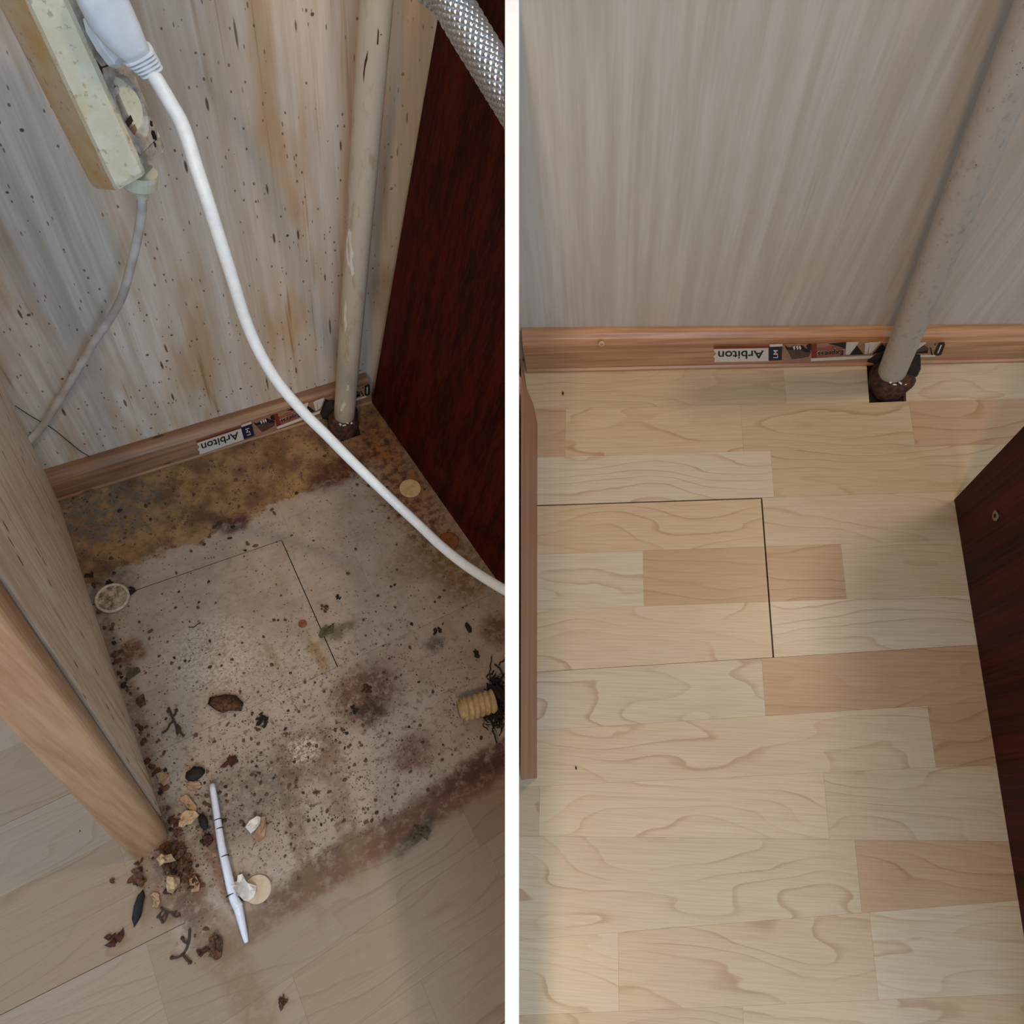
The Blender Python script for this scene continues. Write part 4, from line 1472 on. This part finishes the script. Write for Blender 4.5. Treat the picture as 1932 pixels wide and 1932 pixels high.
fl_ = [
    ('leaf_scrap', [(285, 1690), (292, 1684), (302, 1688), (304, 1702), (298, 1714), (288, 1712)], M_tan, 'brown leaf scrap beside the long black dropping', 'leaf', .0014),
    ('tan_flake', [(340, 1505), (352, 1500), (362, 1510), (372, 1522), (368, 1538), (360, 1530), (350, 1518)], M_tan, 'curled tan flake pointing at the black seed', 'flake', .0016),
    ('tan_flake', [(340, 1545), (352, 1530), (370, 1532), (378, 1540), (362, 1555), (346, 1563), (338, 1560)], M_pale, 'pale flake with a dark edge beside the black seed', 'flake', .0016),
    ('brown_flake', [(330, 1548), (344, 1545), (356, 1538), (350, 1550), (336, 1560), (328, 1562)], M_redbr, 'dark red flake at the corner of the pale panel', 'flake', .0012),
    ('tan_flake', [(352, 1480), (362, 1472), (376, 1476), (382, 1484), (370, 1492), (356, 1490)], M_tan, 'tan flake under the round black pellet', 'flake', .0012),
    ('tan_flake', [(296, 1462), (308, 1458), (320, 1466), (322, 1478), (310, 1484), (300, 1478)], M_tan, 'tan flake against the foot of the pale panel', 'flake', .0014),
    ('brown_flake', [(396, 1770), (408, 1760), (420, 1772), (420, 1790), (418, 1806), (408, 1812), (400, 1800), (396, 1786)], M_bark, 'thick brown flake below the white stick', 'flake', .0022),
    ('dark_chip', [(371, 1792), (390, 1785), (396, 1793), (380, 1806), (376, 1803)], M_redbr, 'square dark chip touching the thick brown flake', 'chip', .0020),
    ('brown_flake', [(384, 1580), (398, 1578), (404, 1588), (396, 1596), (386, 1592)], M_redbr, 'dark brown flake left of the lower white stick', 'flake', .0014),
    ('tan_flake', [(358, 1660), (372, 1655), (378, 1668), (376, 1682), (362, 1684)], M_shellB, 'rusty tan flake at the lower right of the bark heap', 'flake', .0014),
    ('brown_flake', [(245, 1262), (262, 1260), (266, 1268), (254, 1276), (246, 1282), (238, 1280)], M_olive, 'dark olive flake on the floor strip beside the panel', 'flake', .0010),
    ('brown_flake', [(258, 1318), (272, 1310), (276, 1330), (266, 1336), (258, 1328)], M_bark, 'brown flake just above the forked dark twig', 'flake', .0010),
]
for i, (nm_, pts, mt, lab, cat, t) in enumerate(fl_):
    o = [fp(x, y)[:2] for x, y in pts]
    # finer ragged outline
    g = np.random.default_rng(100 + i)
    o2 = []
    for j in range(len(o)):
        a, b = np.asarray(o[j]), np.asarray(o[(j + 1) % len(o)])
        o2 += [a, a + (b - a) * .5 + g.normal(0, np.linalg.norm(b - a) * .08, 2)]
    thing(nm_, flake(o2, .0004, t, t * .7, i), mt, lab, cat, np.r_[np.mean(o2, 0), 0])

# grains along the foot of the pale panel and over the floor
crumbs = []
g = np.random.default_rng(21)
for k in range(46):
    f_ = g.uniform(.20, 1.0)
    x = 150 + (323 - 150) * ((f_ - .2) / .8) + abs(g.normal(3, 9)) + 3
    y = 1080 + (1590 - 1080) * ((f_ - .2) / .8) + g.normal(0, 6)
    crumbs.append((x + 6, y, g.uniform(2, 5), (M_bark, M_redbr, M_soot, M_bark)[k % 4]))
proto = {}
for i, (x, y, s, mt) in enumerate(crumbs):
    k = pxs(x, y)
    c = fp(x, y, .0002)
    geo = lump((0, 0, 0), (s * k, s * k * g.uniform(.7, 1.5), s * k * .35), g.uniform(0, 3), .5, 2, 200 + i)
    o = mesh('dirt_crumb', [np.asarray(v) + c for v in geo[0]], geo[1], L, mt, base=c)
    tag(o, 'dark crumb of dirt along the foot of the pale panel', 'crumb', 'crumbs along the panel foot')

# loose fine dirt nobody could count
parts = []
cl_ = [((600, 1400), 150, 110, 900), ((480, 1530), 70, 70, 350), ((640, 900), 90, 40, 160), ((330, 1000), 130, 50, 260), ((720, 870), 40, 70, 120), ((760, 1230), 120, 100, 200),
       ((330, 1630), 26, 38, 220), ((300, 1480), 18, 90, 160), ((390, 1540), 20, 40, 180), ((880, 1120), 40, 50, 60), ((760, 1540), 130, 12, 180), ((230, 1280), 12, 110, 160), ((340, 1230), 50, 70, 160), ((410, 1780), 25, 25, 30), ((560, 1170), 150, 110, 130)]
fa_, fb_ = np.array((517., 1697.)), np.array((951., 1428.))
for (cx, cy), sx, sy, n in cl_:
    for _ in range(n):
        x, y = g.normal(cx, sx), g.normal(cy, sy)
        if x > 940 or x < 130:
            continue
        if y > fa_[1] + (fb_[1] - fa_[1]) * (x - fa_[0]) / (fb_[0] - fa_[0]) - 6 and x > 420:
            continue
        c = fp(x, y, .00005)
        if c[1] > -.004 or c[0] > .30:
            continue
        k = pxs(x, y)
        s = min(g.exponential(.75) + .45, 3.0) * k
        v, f = ICO1 if s > 2.2 * k else (np.array([(1, 0, 0), (-.5, .8, 0), (-.5, -.8, 0), (0, 0, .7)]), [(0, 1, 3), (1, 2, 3), (2, 0, 3), (0, 2, 1)])
        a = g.uniform(0, 6.28)
        q = (v * (1 + g.normal(0, .25, v.shape))) * (s * g.uniform(.7, 1.6), s, s * .55)
        q = np.c_[q[:, 0] * math.cos(a) - q[:, 1] * math.sin(a), q[:, 0] * math.sin(a) + q[:, 1] * math.cos(a), q[:, 2]]
        q[:, 2] -= q[:, 2].min()
        parts.append((list(q + c), f))
md = Mat('fine_dirt_grains')
gi = md.new('ShaderNodeNewGeometry').outputs['Random Per Island']
md.set(Base_Color=md.mix(gi, md.mix(md.mr(gi, .0, .5), lin(30, 24, 20), lin(66, 48, 34)), lin(92, 62, 40)), Roughness=.85)
o = mesh('fine_dirt', *join(*parts), L, md.m)
o['kind'] = 'stuff'
o['label'] = 'fine dark dirt scattered over the stained laminate'
o['category'] = 'dirt'

# two dark grains on the clean floor of the right nook
for (x, y, s, lab) in ((1062, 743, (2.0, 4.5), 'tiny black grain on the clean laminate near the skirting board'), (1087, 1449, (1.6, 3.5), 'tiny black grain on the clean laminate by the brown panel')):
    c = R.fl(x, y, .0001)
    k = np.linalg.norm(R.cam(c)) / F
    geo = lump(c, (s[0] * k, s[1] * k, .0012), .15, .15, 1, 5)
    tag(mesh('black_grain', *geo, R, M_black, base=c), lab, 'crumb')

for o in bpy.data.objects:
    if '_b' in o:
        del o['_b']
